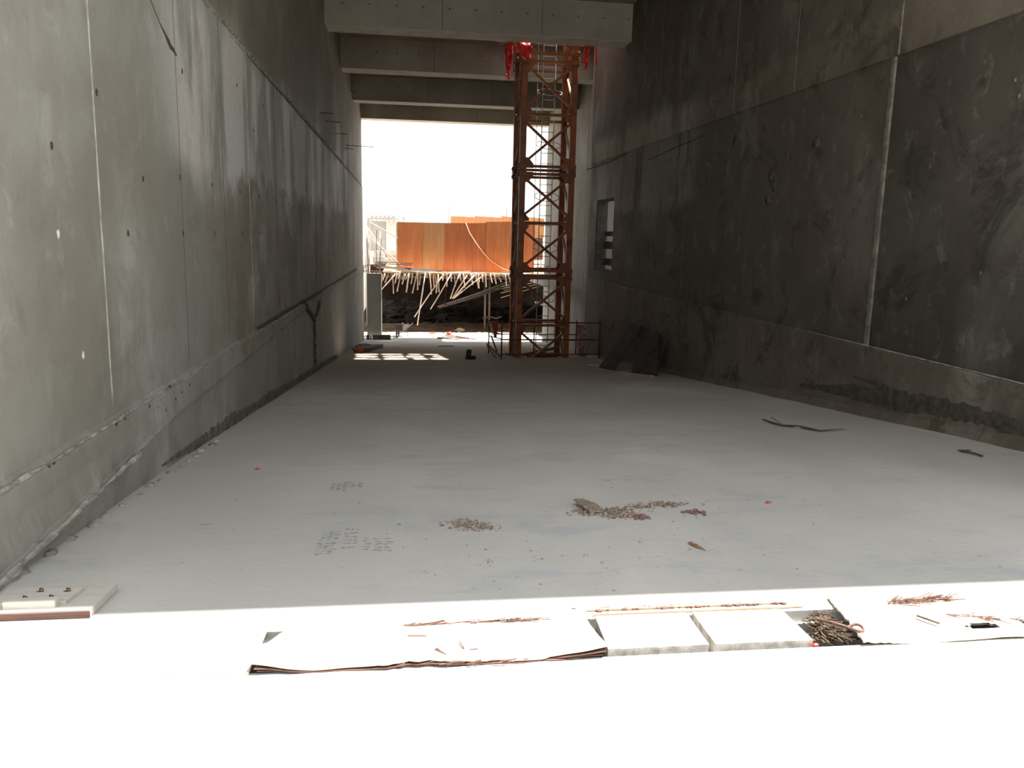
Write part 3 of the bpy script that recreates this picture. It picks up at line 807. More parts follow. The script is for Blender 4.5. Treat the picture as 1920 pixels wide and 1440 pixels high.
cloth((atY(923, 600, 29.4), atY(934, 600, 29.2)), (atY(926, 632, 29.4), atY(931, 634, 29.2)), 'red_rag', 'rag_red', 'dull red rag hanging from the left guard rail')
cloth((atY(917, 606, 29.9), atY(921, 606, 29.8)), (atY(921, 624, 29.7), atY(926, 625, 29.6)), 'white_rag_strip', 'rag_white', 'pale rag strip hanging beside the red rag', 4, 0.03)
cloth((atY(1082, 606, 28.25), atY(1101, 606, 28.28)), (atY(1083, 668, 28.25), atY(1100, 672, 28.28)), 'pink_cloth', 'rag_pink', 'faded pink cloth draped over the guard rail by the right wall', 10, 0.10)
single(MB().bar(atY(913, 645, 31.2), atY(938, 668, 28.6), 0.05, 0.05).bar(atY(914, 650, 31), atY(934, 676, 28.4), 0.04, 0.05), 'brace_stick', 'timber_grey', 'pair of grey laths slanting down the left side of the guard rail', 'lath')
single(MB().bar(onf(932, 662) + Vector((0, 0, 0.05)), atY(921, 630, 30), 0.045, 0.045), 'red_stake', 'red_paint', 'thin red stake leaning against the left guard rail', 'stake')
# clutter inside the mast foot
single(MB().bar((4.4, 29.5, ZF + 0.12), (5.9, 30.3, ZF + 0.3), 0.09, 0.09), 'timber_baulk', 'timber_grey', 'dark timber baulk lying inside the mast foot', 'timber')
m = MB()
for i in range(5): m.lump((4.7 + 0.2 * i, 29.45 + 0.1 * nz(i, 0, 3), ZF + 0.1), 0.14, i, 2, (1.3, 1, 0.7), 0.6)
single(m, 'red_sheet_bundle', 'rag_red', 'crumpled dull red sheet lying inside the mast foot', 'sheet', smooth=True)
m = MB().tube([(4.6 + 0.06 * i, 29.35 + 0.25 * math.sin(i * 0.9), ZF + 0.08 + 0.12 * abs(math.sin(i * 0.55))) for i in range(22)], 0.02, 5)
single(m, 'loose_hose', 'black', 'black hose looped between the legs of the mast foot', 'hose', smooth=True)

# ---- small dark upright offcut on the floor left of the mast
p = onf(878, 674)
e = empty('steel_offcut', p, 'small black upright steel offcut standing on the floor left of the mast', 'offcut')
m = MB().prism([p + Vector((-0.10, 0, -0.01)), p + Vector((0.09, 0, -0.01)), p + Vector((0.11, 0, 0.33)), p + Vector((-0.05, 0, 0.33))], (0, 0.12, 0)); m.build('web', 'black', e, bevel=0.008)
MB().lump(p + Vector((0.14, -0.05, 0.05)), 0.11, 2, 2, (1.1, 1, 0.75), 0.5).build('mortar_clod', 'black', e, smooth=True)

# ---- sheets leaning against the right wall
def lean_sheet(a, b, c, d, t, name, mat, label):
    a, b, c, d = map(Vector, (a, b, c, d)); nr = (b - a).cross(d - a).normalized() * t
    return single(MB().prism([a, b, c, d], nr), name, mat, label, 'board', 'grey sheets leaning on the right wall')


p0, p1 = onf(1124, 689), onf(1153, 695)
lean_sheet(p0, p1, atX(1203, 611, XK - 0.03), atX(1184, 606, XK - 0.03), 0.025, 'leaning_sheet', 'sheet_dark', 'grey sheet leaning slantwise on the right wall, nearer the mast')
p0, p1 = onf(1184, 699), onf(1233, 706)
lean_sheet(p0, p1, atX(1237, 627, XK - 0.03), atX(1206, 619, XK - 0.03), 0.025, 'leaning_sheet', 'sheet_dark', 'grey sheet standing almost upright on the right wall, farther from the mast')
a, b = onf(1165, 700), onf(1230, 707)
single(MB().bar(a + Vector((-0.05, -0.15, 0.03)), b + Vector((-0.12, -0.1, 0.03)), 0.10, 0.05), 'floor_plank', 'timber', 'short plank lying at the foot of the leaning sheets', 'plank')
p = onf(1113, 687)
single(MB().tube([p + Vector((-0.15, 0.1, 0.02)), p + Vector((0, 0, 0.04)), p + Vector((0.25, -0.25, 0.015))], 0.018, 5), 'pale_wire', 'mortar', 'short pale bent wire on the floor by the mast', 'wire')

# ================================================================== BEYOND THE EXIT
ZD = -1.05                        # deck level
ZB = fz(60)
# pillar
e = empty('concrete_pillar', (-1.64, 50.55, ZB), 'square concrete pillar with reinforcement sticking out of its top, at the exit', 'pillar')
MB().box(-2.07, -1.21, 50.15, 50.95, ZB, ZD + 0.03).build('shaft', 'pillar', e, bevel=0.02)
for i, x in enumerate((-1.98, -1.75, -1.52, -1.30)):
    for y in (50.25, 50.85):
        hh = 0.55 if (i + (y > 50.5)) % 3 else (2.1 if y < 50.5 else 2.6)
        MB().tube([(x, y, ZD - 0.1), (x, y, ZD + 0.4), (x + 0.06 * (i - 1.5), y, ZD + hh)], 0.022, 6).build('starter_bar', 'rust', e)
for z in (ZD + 0.1, ZD + 0.28, ZD + 0.5):
    MB().tube([(-2.0, 50.22, z), (-1.28, 50.22, z), (-1.28, 50.88, z), (-2.0, 50.88, z)], 0.014, 5, True).build('stirrup', 'rust', e)
for k, (z, x0) in enumerate(((ZD + 0.14, -2.6), (ZD + 0.20, -2.5), (ZD + 0.42, -2.6), (ZD + 0.5, -2.4))):
    MB().tube([(x0, 50.1 + 0.06 * k, z), (-0.9 + 0.3 * k, 50.1 + 0.06 * k, z - 0.02)], 0.02, 6).build('beam_bar', 'rust', e)
# blocks at its foot
single(MB().box(-1.72, -0.66, 48.9, 49.2, ZB, ZB + 0.27), 'kerb_block', 'board_grey', 'long dark grey kerb block lying in front of the pillar', 'block', bevel=0.015)
single(MB().box(-2.07, -1.90, 48.9, 49.15, ZB, ZB + 0.27), 'small_block', 'board_grey', 'small dark block between the left wall and the kerb block', 'block', bevel=0.015)
single(MB().box(-1.88, -1.76, 48.95, 49.15, ZB, ZB + 0.2), 'pale_block', 'slab', 'small pale block beside the dark kerb block', 'block', bevel=0.02)

# retaining walls and the terrace behind
structure(MB().box(-3.4, -2.9, 49, 90, ZB - 0.5, -0.6).build('wall_retaining_left', 'conc_exit'), 'sunlit retaining wall left of the yard', 'wall')
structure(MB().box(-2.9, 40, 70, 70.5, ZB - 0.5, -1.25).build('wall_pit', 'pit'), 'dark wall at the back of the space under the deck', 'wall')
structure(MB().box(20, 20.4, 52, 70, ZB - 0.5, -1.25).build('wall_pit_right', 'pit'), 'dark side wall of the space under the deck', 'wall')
structure(MB().box(-60, 80, 90, 700, -2.0, -1.6).box(-60, -3.4, 49, 90, -2.0, -1.6).build('ground_terrace', 'terrace'), 'pale dusty ground beyond the building site', 'ground')

# timber deck under construction
dk = empty('timber_deck', (4, 53, ZD - 0.2), 'timber formwork deck on poles spanning the yard beyond the exit', 'deck')
yb = 53.0
x = -1.2; i = 0
while x < 11:
    wd = 0.95 + 0.5 * random.random()
    y0_ = yb + 0.18 * random.random()
    MB().box(x, x + wd - 0.015, y0_, 69, ZD - 0.02, ZD + 0.02 * random.random()).build('deck_board', 'ply_dusty' if i % 3 else 'ply_d', dk)
    x += wd; i += 1
x = -1.1; jb = None
while x < 11.6:
    y1 = yb - 0.25 + 0.35 * random.random()
    MB().box(x, x + 0.09, y1, 64, ZD - 0.2, ZD - 0.02).build('joist', 'timber', dk); x += 0.42
MB().bar((-1.15, yb + 0.05, ZD - 0.04), (11.7, yb - 0.12, ZD - 0.12), 0.12, 0.09).build('edge_beam', 'timber', dk)
MB().bar((-1.1, yb + 0.9, ZD - 0.32), (11.7, yb + 0.9, ZD - 0.36), 0.1, 0.14).build('ledger', 'timber_grey', dk)
for k in range(8):
    x = 0.6 + 1.35 * k + random.uniform(-0.3, 0.3)
    MB().bar((x - 0.9, yb - 0.05 - 0.1 * random.random(), ZD + 0.05 + 0.05 * (k % 2)), (x + 0.9, yb - 0.02, ZD + 0.02 + 0.06 * (k % 3)), 0.07, 0.05).build('edge_lath', 'bamboo', dk)
MB().bar((-1.1, yb - 0.1, ZD + 0.14), (0.9, yb - 0.06, ZD + 0.06), 0.30, 0.03).build('edge_lath', 'slab', dk)

# boards and pipes lying on the deck, left
def lying(p, q, r, name, mat, label, grp=None, square=False):
    m = MB().bar(p, q, r * 2.4, r * 1.2) if square else MB().tube([p, q], r, 8)
    return single(m, name, mat, label, 'board' if square else 'pipe', grp)


lying(atY(708, 491, 53.4), atY(776, 494, 53.0), 0.05, 'loose_board', 'timber_grey', 'dark board sticking out over the deck edge beside the pillar bars, upper one', square=True)
lying(atY(708, 494, 53.3), atY(773, 497, 52.9), 0.05, 'loose_board', 'timber_grey', 'dark board sticking out over the deck edge beside the pillar bars, lower one', square=True)
lying(atY(700, 499, 53.0), atY(828, 508, 52.85), 0.045, 'steel_pipe', 'darkpipe', 'long dark pipe lying along the deck edge from the pillar')
lying(atY(706, 502, 52.95), atY(818, 509, 52.8), 0.035, 'steel_pipe', 'grey_steel', 'grey pipe lying just below the long dark pipe on the deck edge')

# hanging peeled poles below the deck edge (photo measures in an 8x enlarged crop with corner 660, 500)
P4 = [(460, 110, 430, 300), (490, 105, 460, 210), (545, 110, 495, 240), (590, 175, 445, 340), (605, 95, 622, 405), (675, 95, 645, 250), (720, 85, 690, 185), (735, 100, 675, 375),
      (790, 85, 745, 190), (800, 110, 752, 262), (855, 85, 800, 195), (855, 100, 815, 385), (915, 85, 885, 260), (975, 90, 905, 400), (978, 88, 985, 350), (1030, 88, 1010, 275),
      (1100, 88, 980, 880), (1160, 90, 1190, 415), (1225, 95, 1230, 300), (1290, 140, 1262, 395), (1295, 90, 1305, 385), (1355, 95, 1362, 210), (1375, 110, 935, 755), (1420, 95, 1422, 300),
      (1480, 120, 1175, 640), (1480, 95, 1490, 225), (1535, 95, 1550, 300), (1610, 120, 1475, 480), (1610, 95, 1635, 215), (1665, 95, 1692, 315), (1725, 130, 1500, 480), (1800, 170, 1530, 460),
      (1880, 200, 1520, 480), (1790, 105, 1810, 275), (1850, 105, 1890, 230), (1895, 105, 1905, 325), (1245, 110, 1260, 250), (700, 120, 690, 160), (1130, 100, 1120, 160)]
P5 = [(75, 225, 120, 415), (20, 230, 40, 370), (105, 225, 130, 330), (160, 225, 175, 335), (210, 225, 218, 400), (265, 225, 295, 345), (315, 225, 345, 360), (370, 230, 410, 335), (495, 235, 530, 310),
      (460, 235, 478, 380), (510, 235, 535, 375), (775, 265, 800, 330), (800, 265, 840, 350), (835, 265, 870, 345), (865, 268, 905, 330), (890, 270, 905, 345)]
PX = [(660 + a / 8, 500 + b / 8, 660 + c_ / 8, 500 + d / 8) for a, b, c_, d in P4] + [(880 + a / 6.857, 480 + b / 6.857, 880 + c_ / 6.857, 480 + d / 6.857) for a, b, c_, d in P5]
ORD = ['first', 'second', 'third', 'fourth', 'fifth', 'sixth', 'seventh', 'eighth', 'ninth', 'tenth'] + ['%d%s' % (n_, {1: 'st', 2: 'nd', 3: 'rd'}.get(n_ % 10 if n_ > 20 else 0, 'th')) for n_ in range(11, 70)]
rank_ = {i: r_ for r_, i in enumerate(sorted(range(len(PX)), key=lambda i: PX[i][0]))}
lens_ = sorted(range(len(PX)), key=lambda i: -math.dist(PX[i][:2], PX[i][2:]))
special = {lens_[0]: 'longest peeled pole hanging from the deck edge, almost to the ground', lens_[1]: 'long peeled pole slanting down to the left, crossing the longest hanging pole',
           lens_[2]: 'long peeled pole slanting parallel, right of the crossing poles'}
for i, (a, b, c_, d) in enumerate(PX):
    L = math.dist((a, b), (c_, d)); Y = 52.62 + 0.42 * random.random()
    p = atY(a, b, Y); q = atY(c_, d, Y - 0.1 + 0.25 * random.random())
    if p.z < ZD - 0.12:            # carried up to the deck
        p = p + (p - q).normalized() * ((ZD - 0.1 - p.z) / max(0.3, (p - q).normalized().z))
    mid = (p + q) / 2 + Vector((random.uniform(-1, 1), random.uniform(-1, 1), 0)) * 0.02 * (q - p).length
    r = 0.036 + 0.012 * random.random()
    m = MB().tube([p, p.lerp(mid, 0.5), mid, mid.lerp(q, 0.5), q], [r, r, r * 0.95, r * 0.93, r * 0.88], 7)
    lab = special.get(i) or ORD[rank_[i]] + ' peeled pole from the pillar, hanging below the deck edge'
    single(m, 'hanging_pole', 'bamboo', lab, 'pole', 'peeled poles hanging below the deck edge', smooth=True)

# bundle of dark pipes slung below the deck, slanting up to the right
B2 = [(690, 788, 1240, 592), (700, 792, 1240, 604), (715, 780, 1130, 640), (705, 797, 1245, 622), (760, 778, 1240, 612), (735, 770, 1060, 660)]
for k, (a, b, c_, d) in enumerate(B2):
    f_ = lambda x, y, Y: atY(640 + x / 3.84, 370 + y / 3.84, Y)
    p, q = f_(a, b, 53.2 + 0.05 * k), f_(c_, d, 53.6 + 0.05 * k)
    single(MB().tube([p, (p + q) / 2 + Vector((0, 0, -0.05 - 0.03 * (k % 2))), q], 0.035, 7), 'slung_pipe', 'grey_steel' if k == 0 else 'darkpipe', ('top', 'second from top', 'short third', 'lowest', 'fifth', 'shortest')[k] + ' dark pipe in the slanting bundle slung below the deck', 'pipe', 'slanting bundle of dark pipes', smooth=True)  # top pipe made greyer to stand for the lit tops of the bundle
p = f_(745, 775, 53.25)
m = MB()
for k in range(4): m.tube([p + Vector((0.03 * k - 0.05 + 0.13 * math.sin(t) * 0.4, 0.1 * math.cos(t), 0.13 * math.sin(t))) for t in [2 * math.pi * i / 12 for i in range(12)]], 0.014, 5, True)
m.tube([p, p + Vector((0.05, 0, 0.8)), (p.x + 0.1, 53.3, ZD - 0.1)], 0.01, 5)
single(m, 'red_lashing', 'red_paint', 'red lashing tied round the low end of the pipe bundle', 'rope')
S5 = [(405, 392, 905, 300), (400, 420, 905, 330), (405, 475, 905, 355), (405, 535, 905, 385), (445, 440, 900, 318), (250, 440, 560, 395)]
for k, (a, b, c_, d) in enumerate(S5):
    p, q = atY(880 + a / 6.857, 480 + b / 6.857, 53.6 + 0.1 * k), atY(880 + c_ / 6.857 + 8, 480 + d / 6.857 - 2, 54.2 + 0.1 * k)
    single(MB().tube([p, q], 0.03, 7), 'stacked_pipe', 'timber', ('topmost', 'second', 'third', 'lowest', 'thin upper', 'short left')[k] + ' pale pole in the loose stack slung behind the mast', 'pole', 'pale poles slung behind the mast')
# props under the deck
for k, (px, y_) in enumerate(((909.5, 53.9), (917.5, 54.1))):
    p = atY(px, 560, y_)
    single(MB().tube([(p.x, y_, ZB), (p.x, y_, ZD - 0.05)], 0.07, 8), 'deck_prop', 'timber_grey', ('left' if k == 0 else 'right') + ' one of two upright props carrying the deck left of the mast', 'prop', 'upright deck props')

# orange formwork wall on the deck, sheet by sheet
fw = empty('formwork_wall', (3.6, 54.6, ZD), 'big orange plywood formwork wall standing on the timber deck', 'formwork')
edges = [745.5, 792, 835, 886, 912, 964, 1003]
mats = ['ply_a', 'ply_b', 'ply_c', 'ply_c', 'ply_a', 'ply_c']
tops = [416, 417, 418, 418.5, 416, 415.5, 416]
for k in range(6):
    a, b = edges[k], edges[k + 1]; Y = 54.5 + (0.032 if k % 2 else 0)
    p0, p1 = atY(a, tops[k], Y), atY(b, tops[k + 1] if k != 3 else 418, Y)
    x0, x1 = p0.x - 0.01, p1.x + 0.01
    MB().prism([(x0, Y, ZD + 0.02), (x1, Y, ZD + 0.02), (x1, Y, p1.z), (x0, Y, p0.z)], (0, 0.03, 0)).build('plywood_sheet', mats[k], fw)
for k in range(9):
    x = -0.2 + k * 1.0
    MB().box(x, x + 0.09, 54.56, 54.66, ZD + 0.02, 2.05).build('stud', 'timber', fw)
xl = atY(745.5, 450, 54.5).x
MB().box(xl - 0.09, xl, 54.48, 54.7, ZD + 0.02, atY(745, 418, 54.5).z).build('end_stud', 'timber', fw)
m = MB(); pts = [(873, 418), (880, 436), (892, 455), (906, 474), (922, 490), (940, 502), (952, 507)]
m.tube([atY(x, y, 54.46 - 0.0) for x, y in pts], 0.022, 6)
single(m, 'slack_rope', 'cable', 'pale rope hanging slack across the orange formwork', 'rope', smooth=True)
fr = empty('formwork_wall', (6, 60, ZD), 'paler orange formwork wall standing farther back behind the first', 'formwork')
ed = [845, 890, 940, 975, 1021]
for k in range(4):
    p0, p1 = atY(ed[k], 405, 60 + 0.02 * (k % 2)), atY(ed[k + 1], 407 + k, 60 + 0.02 * (k % 2))
    zb_ = ZD + 0.02 if k < 3 else atY(1000, 446, 60).z
    MB().prism([(p0.x, p0.y, zb_), (p1.x - 0.01, p0.y, zb_), (p1.x - 0.01, p0.y, p1.z), (p0.x, p0.y, p0.z)], (0, 0.03, 0)).build('plywood_sheet', 'ply_d', fr)
for k in range(5):
    x = atY(847 + 42 * k, 430, 60).x
    MB().box(x, x + 0.09, 60.06, 60.16, ZD + 0.02, 2.5).build('stud', 'timber', fr)
pts = [(989, 446), (1018, 446), (1018, 487), (989, 489)]
single(MB().prism([atY(x, y, 58.6) for x, y in pts[::-1]], (0, 0.06, 0)), 'dark_shutter', 'ply_old', 'dark brown shutter board seen between the mast legs', 'board')
for px, top, Y in ((842, 386, 60.3), (950, 388, 60.3), (757, 408, 54.7)):
    p = atY(px, top, Y)
    single(MB().tube([(p.x, Y, 0.5 if Y < 58 else ZD), p], 0.022, 6), 'upright_rod', 'rust', {842: 'thin rod standing above the left end of the rear formwork', 950: 'thin rod standing above the middle of the rear formwork', 757: 'short rod sticking up from the front formwork corner'}[px], 'rod')

# leaning poles left of the formwork
for k, (a, b, c_, d, Y, r, lab) in enumerate(((685, 437, 753, 499, 53.4, 0.045, 'long peeled pole slanting down to the deck left of the formwork'), (693, 416, 745, 446, 53.9, 0.035, 'upper short pole slanting behind the pillar bars'),
                                              (685, 421, 724, 476, 54.0, 0.045, 'crooked pole slanting steeply above the pillar'), (688, 430, 692, 498, 53.6, 0.06, 'upright pale post against the left wall end'), (713, 433, 712, 498, 53.6, 0.03, 'upright rod just right of the pillar bars'))):
    p, q = atY(a, b, Y + 0.6), atY(c_, d, Y)
    if k == 2: q = q.lerp(q + (q - p), 0.25)
    m = MB().tube([p, (p + q) / 2 + Vector((0.05 * nz(k, 0, 0), 0, -0.06 if k == 2 else 0)), q], r, 7)
    if k == 1: p, q = atY(a, b, 54.6), atY(c_, d, 54.41); m = MB().tube([p, q], r, 7)
    if k in (3, 4): m.tube([q, (q.x, q.y, ZB)], r, 7)
    single(m, 'leaning_pole', 'bamboo', lab, 'pole', smooth=True)
m = MB().prism([atY(688, 412, 56), atY(694, 408, 56), atY(694, 505, 56), atY(684, 505, 56)], (0, 0.2, 0))
m.box(atY(686, 505, 56).x, atY(692, 505, 56).x, 56.05, 56.15, ZB, ZD)
single(m, 'pale_screen', 'pale', 'narrow pale screen standing by the end of the left wall', 'screen')

# pale buildings in the glare
e = empty('distant_building', atY(715, 480, 100).xy.to_3d() + Vector((0, 0, -1.6)), 'pale unfinished concrete building behind the leaning poles', 'building')
for a, b, t, mt in ((693, 723, 414, 'pale2'), (723.3, 750, 414, 'pale'), (680, 693, 414, 'white')):
    p, q = atY(a, t, 100), atY(b, 475, 100)
    MB().box(p.x, q.x, 100, 104, -1.6, p.z).build('wall_panel', mt, e)
p, q = atY(684, 404, 99), atY(775, 411, 99)
MB().box(p.x, q.x, 99, 105, q.z, p.z).build('roof_slab', 'pale', e)
for k in range(6):
    p = atY(696 + 8 * k, 412, 98.8); MB().box(p.x, p.x + 0.2, 98.9, 99.1, p.z - 0.25, p.z + 0.5).build('rib', 'pale2', e)
for k, (a, b, t, bt, Y) in enumerate(((731, 744, 458, 466, 84), (728, 744, 468, 482, 82), (700, 722, 470, 488, 86), (718, 744, 484, 497, 80))):
    p, q = atY(a, t, Y), atY(b, bt, Y)
    m = MB()
    for r_ in range(3): m.box(p.x + 0.1 * r_, q.x - 0.06 * r_, Y + 0.1 * r_, Y + 1.5, q.z + (p.z - q.z) * r_ / 3 if r_ else min(q.z, -1.6), q.z + (p.z - q.z) * (r_ + 1) / 3 - 0.03)
    single(m, 'timber_stack', ('white', 'ply_dusty', 'pale', 'ply_dusty')[k], 'pale stack of sheets behind the leaning poles, ' + ('topmost', 'second from top', 'lowest on the left', 'lowest on the right')[k], 'stack')
e = empty('distant_tower', atY(815, 420, 420).xy.to_3d() + Vector((0, 0, -1.6)), 'faint stepped tower almost lost in the bright sky', 'tower')
for k, (a, b, t, bt) in enumerate(((806, 824, 376, 386), (799, 830, 386, 392), (796, 832, 392, 402), (792, 838, 402, 440))):
    p, q = atY(a, t, 420), atY(b, bt, 420)
    MB().box(p.x, q.x, 420 - k, 428 + k, q.z if k < 3 else -1.6, p.z).build('tier', 'white', e)
    MB().box(p.x - 0.8, q.x + 0.8, 419 - k, 429 + k, q.z - 0.3, q.z + 0.3).build('eave', 'pale', e)
p, q = atY(740, 409, 300), atY(860, 414, 300)
single(MB().box(p.x, q.x, 300, 312, -1.6, q.z).box(p.x - 0.5, q.x + 0.5, 299.5, 312, q.z, p.z), 'distant_block', 'white', 'long low white building on the horizon behind the formwork', 'building')

# rubble heap and earth in the dark under the deck
rows = []
for j in range(26):
    y = 57.5 + 0.36 * j; r = []
    for i in range(56):
        x = -2.6 + 0.26 * i; t = max(0, min(1, (y - 58) / 3))
        r.append((x, y, ZB - 0.05 + t * (0.75 + 0.5 * nz(x * 0.35, y * 0.3, 2) + 0.35 * abs(nz(x * 1.1, y * 1.1, 4)) + 0.25 * abs(nz(x * 2.8, y * 2.8, 9)))))
    rows.append(r)
m = MB().grid(rows)
for i in range(150):
    x = random.uniform(-2, 11.5); y = random.uniform(57.4, 61); t = max(0, min(1, (y - 58) / 3))
    m.lump((x, y, ZB + t * 0.85 + 0.05), random.uniform(0.06, 0.26), i, 1, (1.4, 0.9, 0.6), 0.9)
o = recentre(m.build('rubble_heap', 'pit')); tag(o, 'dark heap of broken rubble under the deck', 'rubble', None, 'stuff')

# wheelbarrows
def wheelbarrow(loc, rz, label, lab2=None):
    e = empty('wheelbarrow', (0, 0, 0), label, 'wheelbarrow', 'site wheelbarrows')
    top = [(-0.42, -0.32, 0.62), (0.42, -0.27, 0.70), (0.42, 0.27, 0.70), (-0.42, 0.32, 0.62)]
    bot = [(-0.24, -0.2, 0.36), (0.16, -0.16, 0.34), (0.16, 0.16, 0.34), (-0.24, 0.2, 0.36)]
    inn = [(x * 0.94, y * 0.94, z) for x, y, z in top]; inb = [(x * 0.92, y * 0.92, z + 0.02) for x, y, z in bot]
    m = MB().add(top + bot + inn + inb, [(0, 1, 5, 4), (1, 2, 6, 5), (2, 3, 7, 6), (3, 0, 4, 7), (7, 6, 5, 4), (8, 12, 13, 9), (9, 13, 14, 10), (10, 14, 15, 11), (11, 15, 12, 8), (12, 15, 14, 13),
                                         (0, 8, 9, 1), (1, 9, 10, 2), (2, 10, 11, 3), (3, 11, 8, 0)])
    tr = m.build('tray', 'barrow', e)
    MB().tube(top, 0.018, 6, True).build('rim', 'barrow', tr)
    MB().lump((0, 0, 0.50), 0.24, 4, 2, (1.1, 0.85, 0.3), 0.4).build('mortar_load', 'mortar', tr, smooth=True)
    for s in (-1, 1):
        MB().tube([(-1.0, s * 0.30, 0.66), (-0.55, s * 0.27, 0.52), (-0.2, s * 0.2, 0.36), (0.5, s * 0.06, 0.21)], 0.02, 6).build('handle', 'barrow', e)
        MB().tube([(-0.28, s * 0.2, 0.38), (-0.38, s * 0.26, 0.0), (-0.30, s * 0.26, 0.0), (-0.12, s * 0.18, 0.35)], 0.017, 6).build('leg', 'barrow', e)
    wh = MB().tube([(0.52 + 0.17 * math.cos(t), 0, 0.205 + 0.17 * math.sin(t)) for t in [2 * math.pi * i / 20 for i in range(20)]], 0.035, 7, True).build('wheel', 'rubber', e)
    MB().tube([(0.52, -0.07, 0.205), (0.52, 0.07, 0.205)], 0.03, 8).build('hub', 'barrow', wh)
    for k in range(5):
        t = 2 * math.pi * k / 5; MB().tube([(0.52, 0, 0.205), (0.52 + 0.15 * math.cos(t), 0, 0.205 + 0.15 * math.sin(t))], 0.01, 5).build('spoke', 'barrow', wh)
    e.location = loc; e.rotation_euler = (0, 0, rz); e.scale = (1.12, 1.12, 1.12)
    return e


p = onf(752, 631)
wheelbarrow((p.x, p.y, ZB), math.radians(248), 'steel wheelbarrow holding mortar in the sun beside the pillar')
p = onf(828, 613)
wheelbarrow((p.x, 56.2, fz(56.2) + 0.08), math.radians(80), 'wheelbarrow standing in the shade under the timber deck')
# things lying in the sun strip
for k, (a, b, c_, d) in enumerate(((820, 634, 892, 637), (828, 632, 880, 635), (834, 629, 872, 634), (820, 635.5, 860, 638))):
    p, q = onf(a, b), onf(c_, d)
    single(MB().tube([p + Vector((0, 0, 0.04)), (p + q) / 2 + Vector((0, -0.1, 0.06)), q + Vector((0, 0, 0.04))], 0.03, 6), 'ground_bar', 'rust', ('longest', 'second', 'farthest', 'nearest short')[k] + ' dark bar in the small sheaf lying in the sun strip', 'bar', 'bars lying in the sun strip')
p = onf(842, 629)
single(MB().lump(p + Vector((0, 0, 0.1)), 0.13, 2, 2, (1.2, 0.8, 0.9), 0.5).tube([p + Vector((0, 0, 0.18)), p + Vector((0.1, 0, 0.26))], 0.03, 6), 'red_can', 'red_plastic', 'small red bundle lying on the bars in the sun strip', 'bundle', smooth=True)
p = onf(810, 626)
single(MB().box(p.x - 0.2, p.x + 0.2, p.y, p.y + 0.2, ZB, ZB + 0.09), 'loose_brick', 'brick', 'brown brick lying in the sun strip right of the wheelbarrow', 'brick', bevel=0.01)
p = onf(863, 622)
single(MB().lump((p.x, 53.2, fz(60) + 0.08), 0.2, 9, 2, (1.6, 0.8, 0.7), 0.9), 'pale_heap', 'timber', 'small pale heap at the shaded edge of the sun strip', 'heap')
# things on the shaded floor by the exit
p, q = onf(822, 650), onf(850, 650)
single(MB().bar(p + Vector((0, 0, 0.02)), q + Vector((0, 0, 0.02)), 0.12, 0.04), 'floor_lath', 'timber_grey', 'thin dark lath lying alone on the floor near the exit', 'lath')
p, q = onf(683, 660), onf(710, 652)
single(MB().bar(p + Vector((0, 0, 0.08)), q + Vector((0, 0, 0.08)), 0.4, 0.16), 'timber_beam', 'timber_grey', 'grey timber beam lying behind the sun patch by the left wall', 'timber')
for k, (px, py) in enumerate(((668, 661), (674, 662), (679, 661))):
    p = onf(px, py); m = MB().rbox(p + Vector((0, 0, 0.07)), (0.24, 0.13, 0.11), Matrix.Rotation(0.5 * k + 0.2, 3, 'Z'))
    if k == 1: m.rbox(p + Vector((0, 0.05, 0.18)), (0.24, 0.12, 0.1), Matrix.Rotation(-0.3, 3, 'Z'))
    single(m, 'red_brick', 'brick', ('leftmost', 'middle', 'rightmost')[k] + ' red brick in the small heap at the edge of the sun patch', 'brick', 'red bricks by the left wall', bevel=0.008)
for k, (a, b) in enumerate(((669, 655), (677, 651.5), (684, 648))):
    p = onf(a, b); single(MB().rbox(p + Vector((0, 0, 0.04)), (0.42, 0.6, 0.05), Matrix.Rotation(0.3 * k, 3, 'Z')), 'flat_offcut', 'board_grey', ('left', 'right', 'farther')[k] + ' dark flat offcut lying by the left wall behind the bricks', 'offcut', 'dark offcuts by the left wall')

# ================================================================== FOREGROUND LITTER
def fl_pt(x, y, dz=0.0): p = onf(x, y); p.z = fz(p.y) + dz; return p


def sheet_on_floor(x0, x1, ya, yb_, hfun, nx, ny, t, front=None, rear=None):
    rows = []
    for j in range(ny + 1):
        v = j / ny; r = []
        for i in range(nx + 1):
            u = i / nx; x = x0 + (x1 - x0) * u
            A = ya + (front(x) if front else 0); B = yb_ + (rear(x) if rear else 0)
            y = A + (B - A) * v
            r.append((x, y, fz(y) + hfun(x, u, v)))
        rows.append(r)
    return MB().sheet(rows, t)


# board with a smaller board and nails at the lower left, half in the sun
e = empty('formwork_board', (-1.72, 4.07, fz(4.07)), 'dusty formwork board with nails lying at the left on the shadow line', 'board')
MB().sheet([[(x, y, fz(y) + 0.042) for x in (-1.99, -1.75, -1.47)] for y in (3.87, 4.05, 4.25)], 0.04).build('base_sheet', 'ply_grey', e)
MB().sheet([[(x + (y - 3.97) * 0.05, y, fz(y) + 0.058) for x in (-1.97, -1.8, -1.61)] for y in (3.96, 4.06, 4.16)], 0.016).build('upper_sheet', 'ply_grey', e)
MB().sheet([[(x, y, fz(y) + 0.078) for x in (-1.87, -1.76, -1.64)] for y in (3.905, 3.94, 3.97)], 0.036).build('batten', 'ply_grey', e)
MB().box(-1.99, -1.47, 3.862, 3.871, fz(3.87) + 0.004, fz(3.87) + 0.034).build('edge_veneer', 'ply_edge', e)
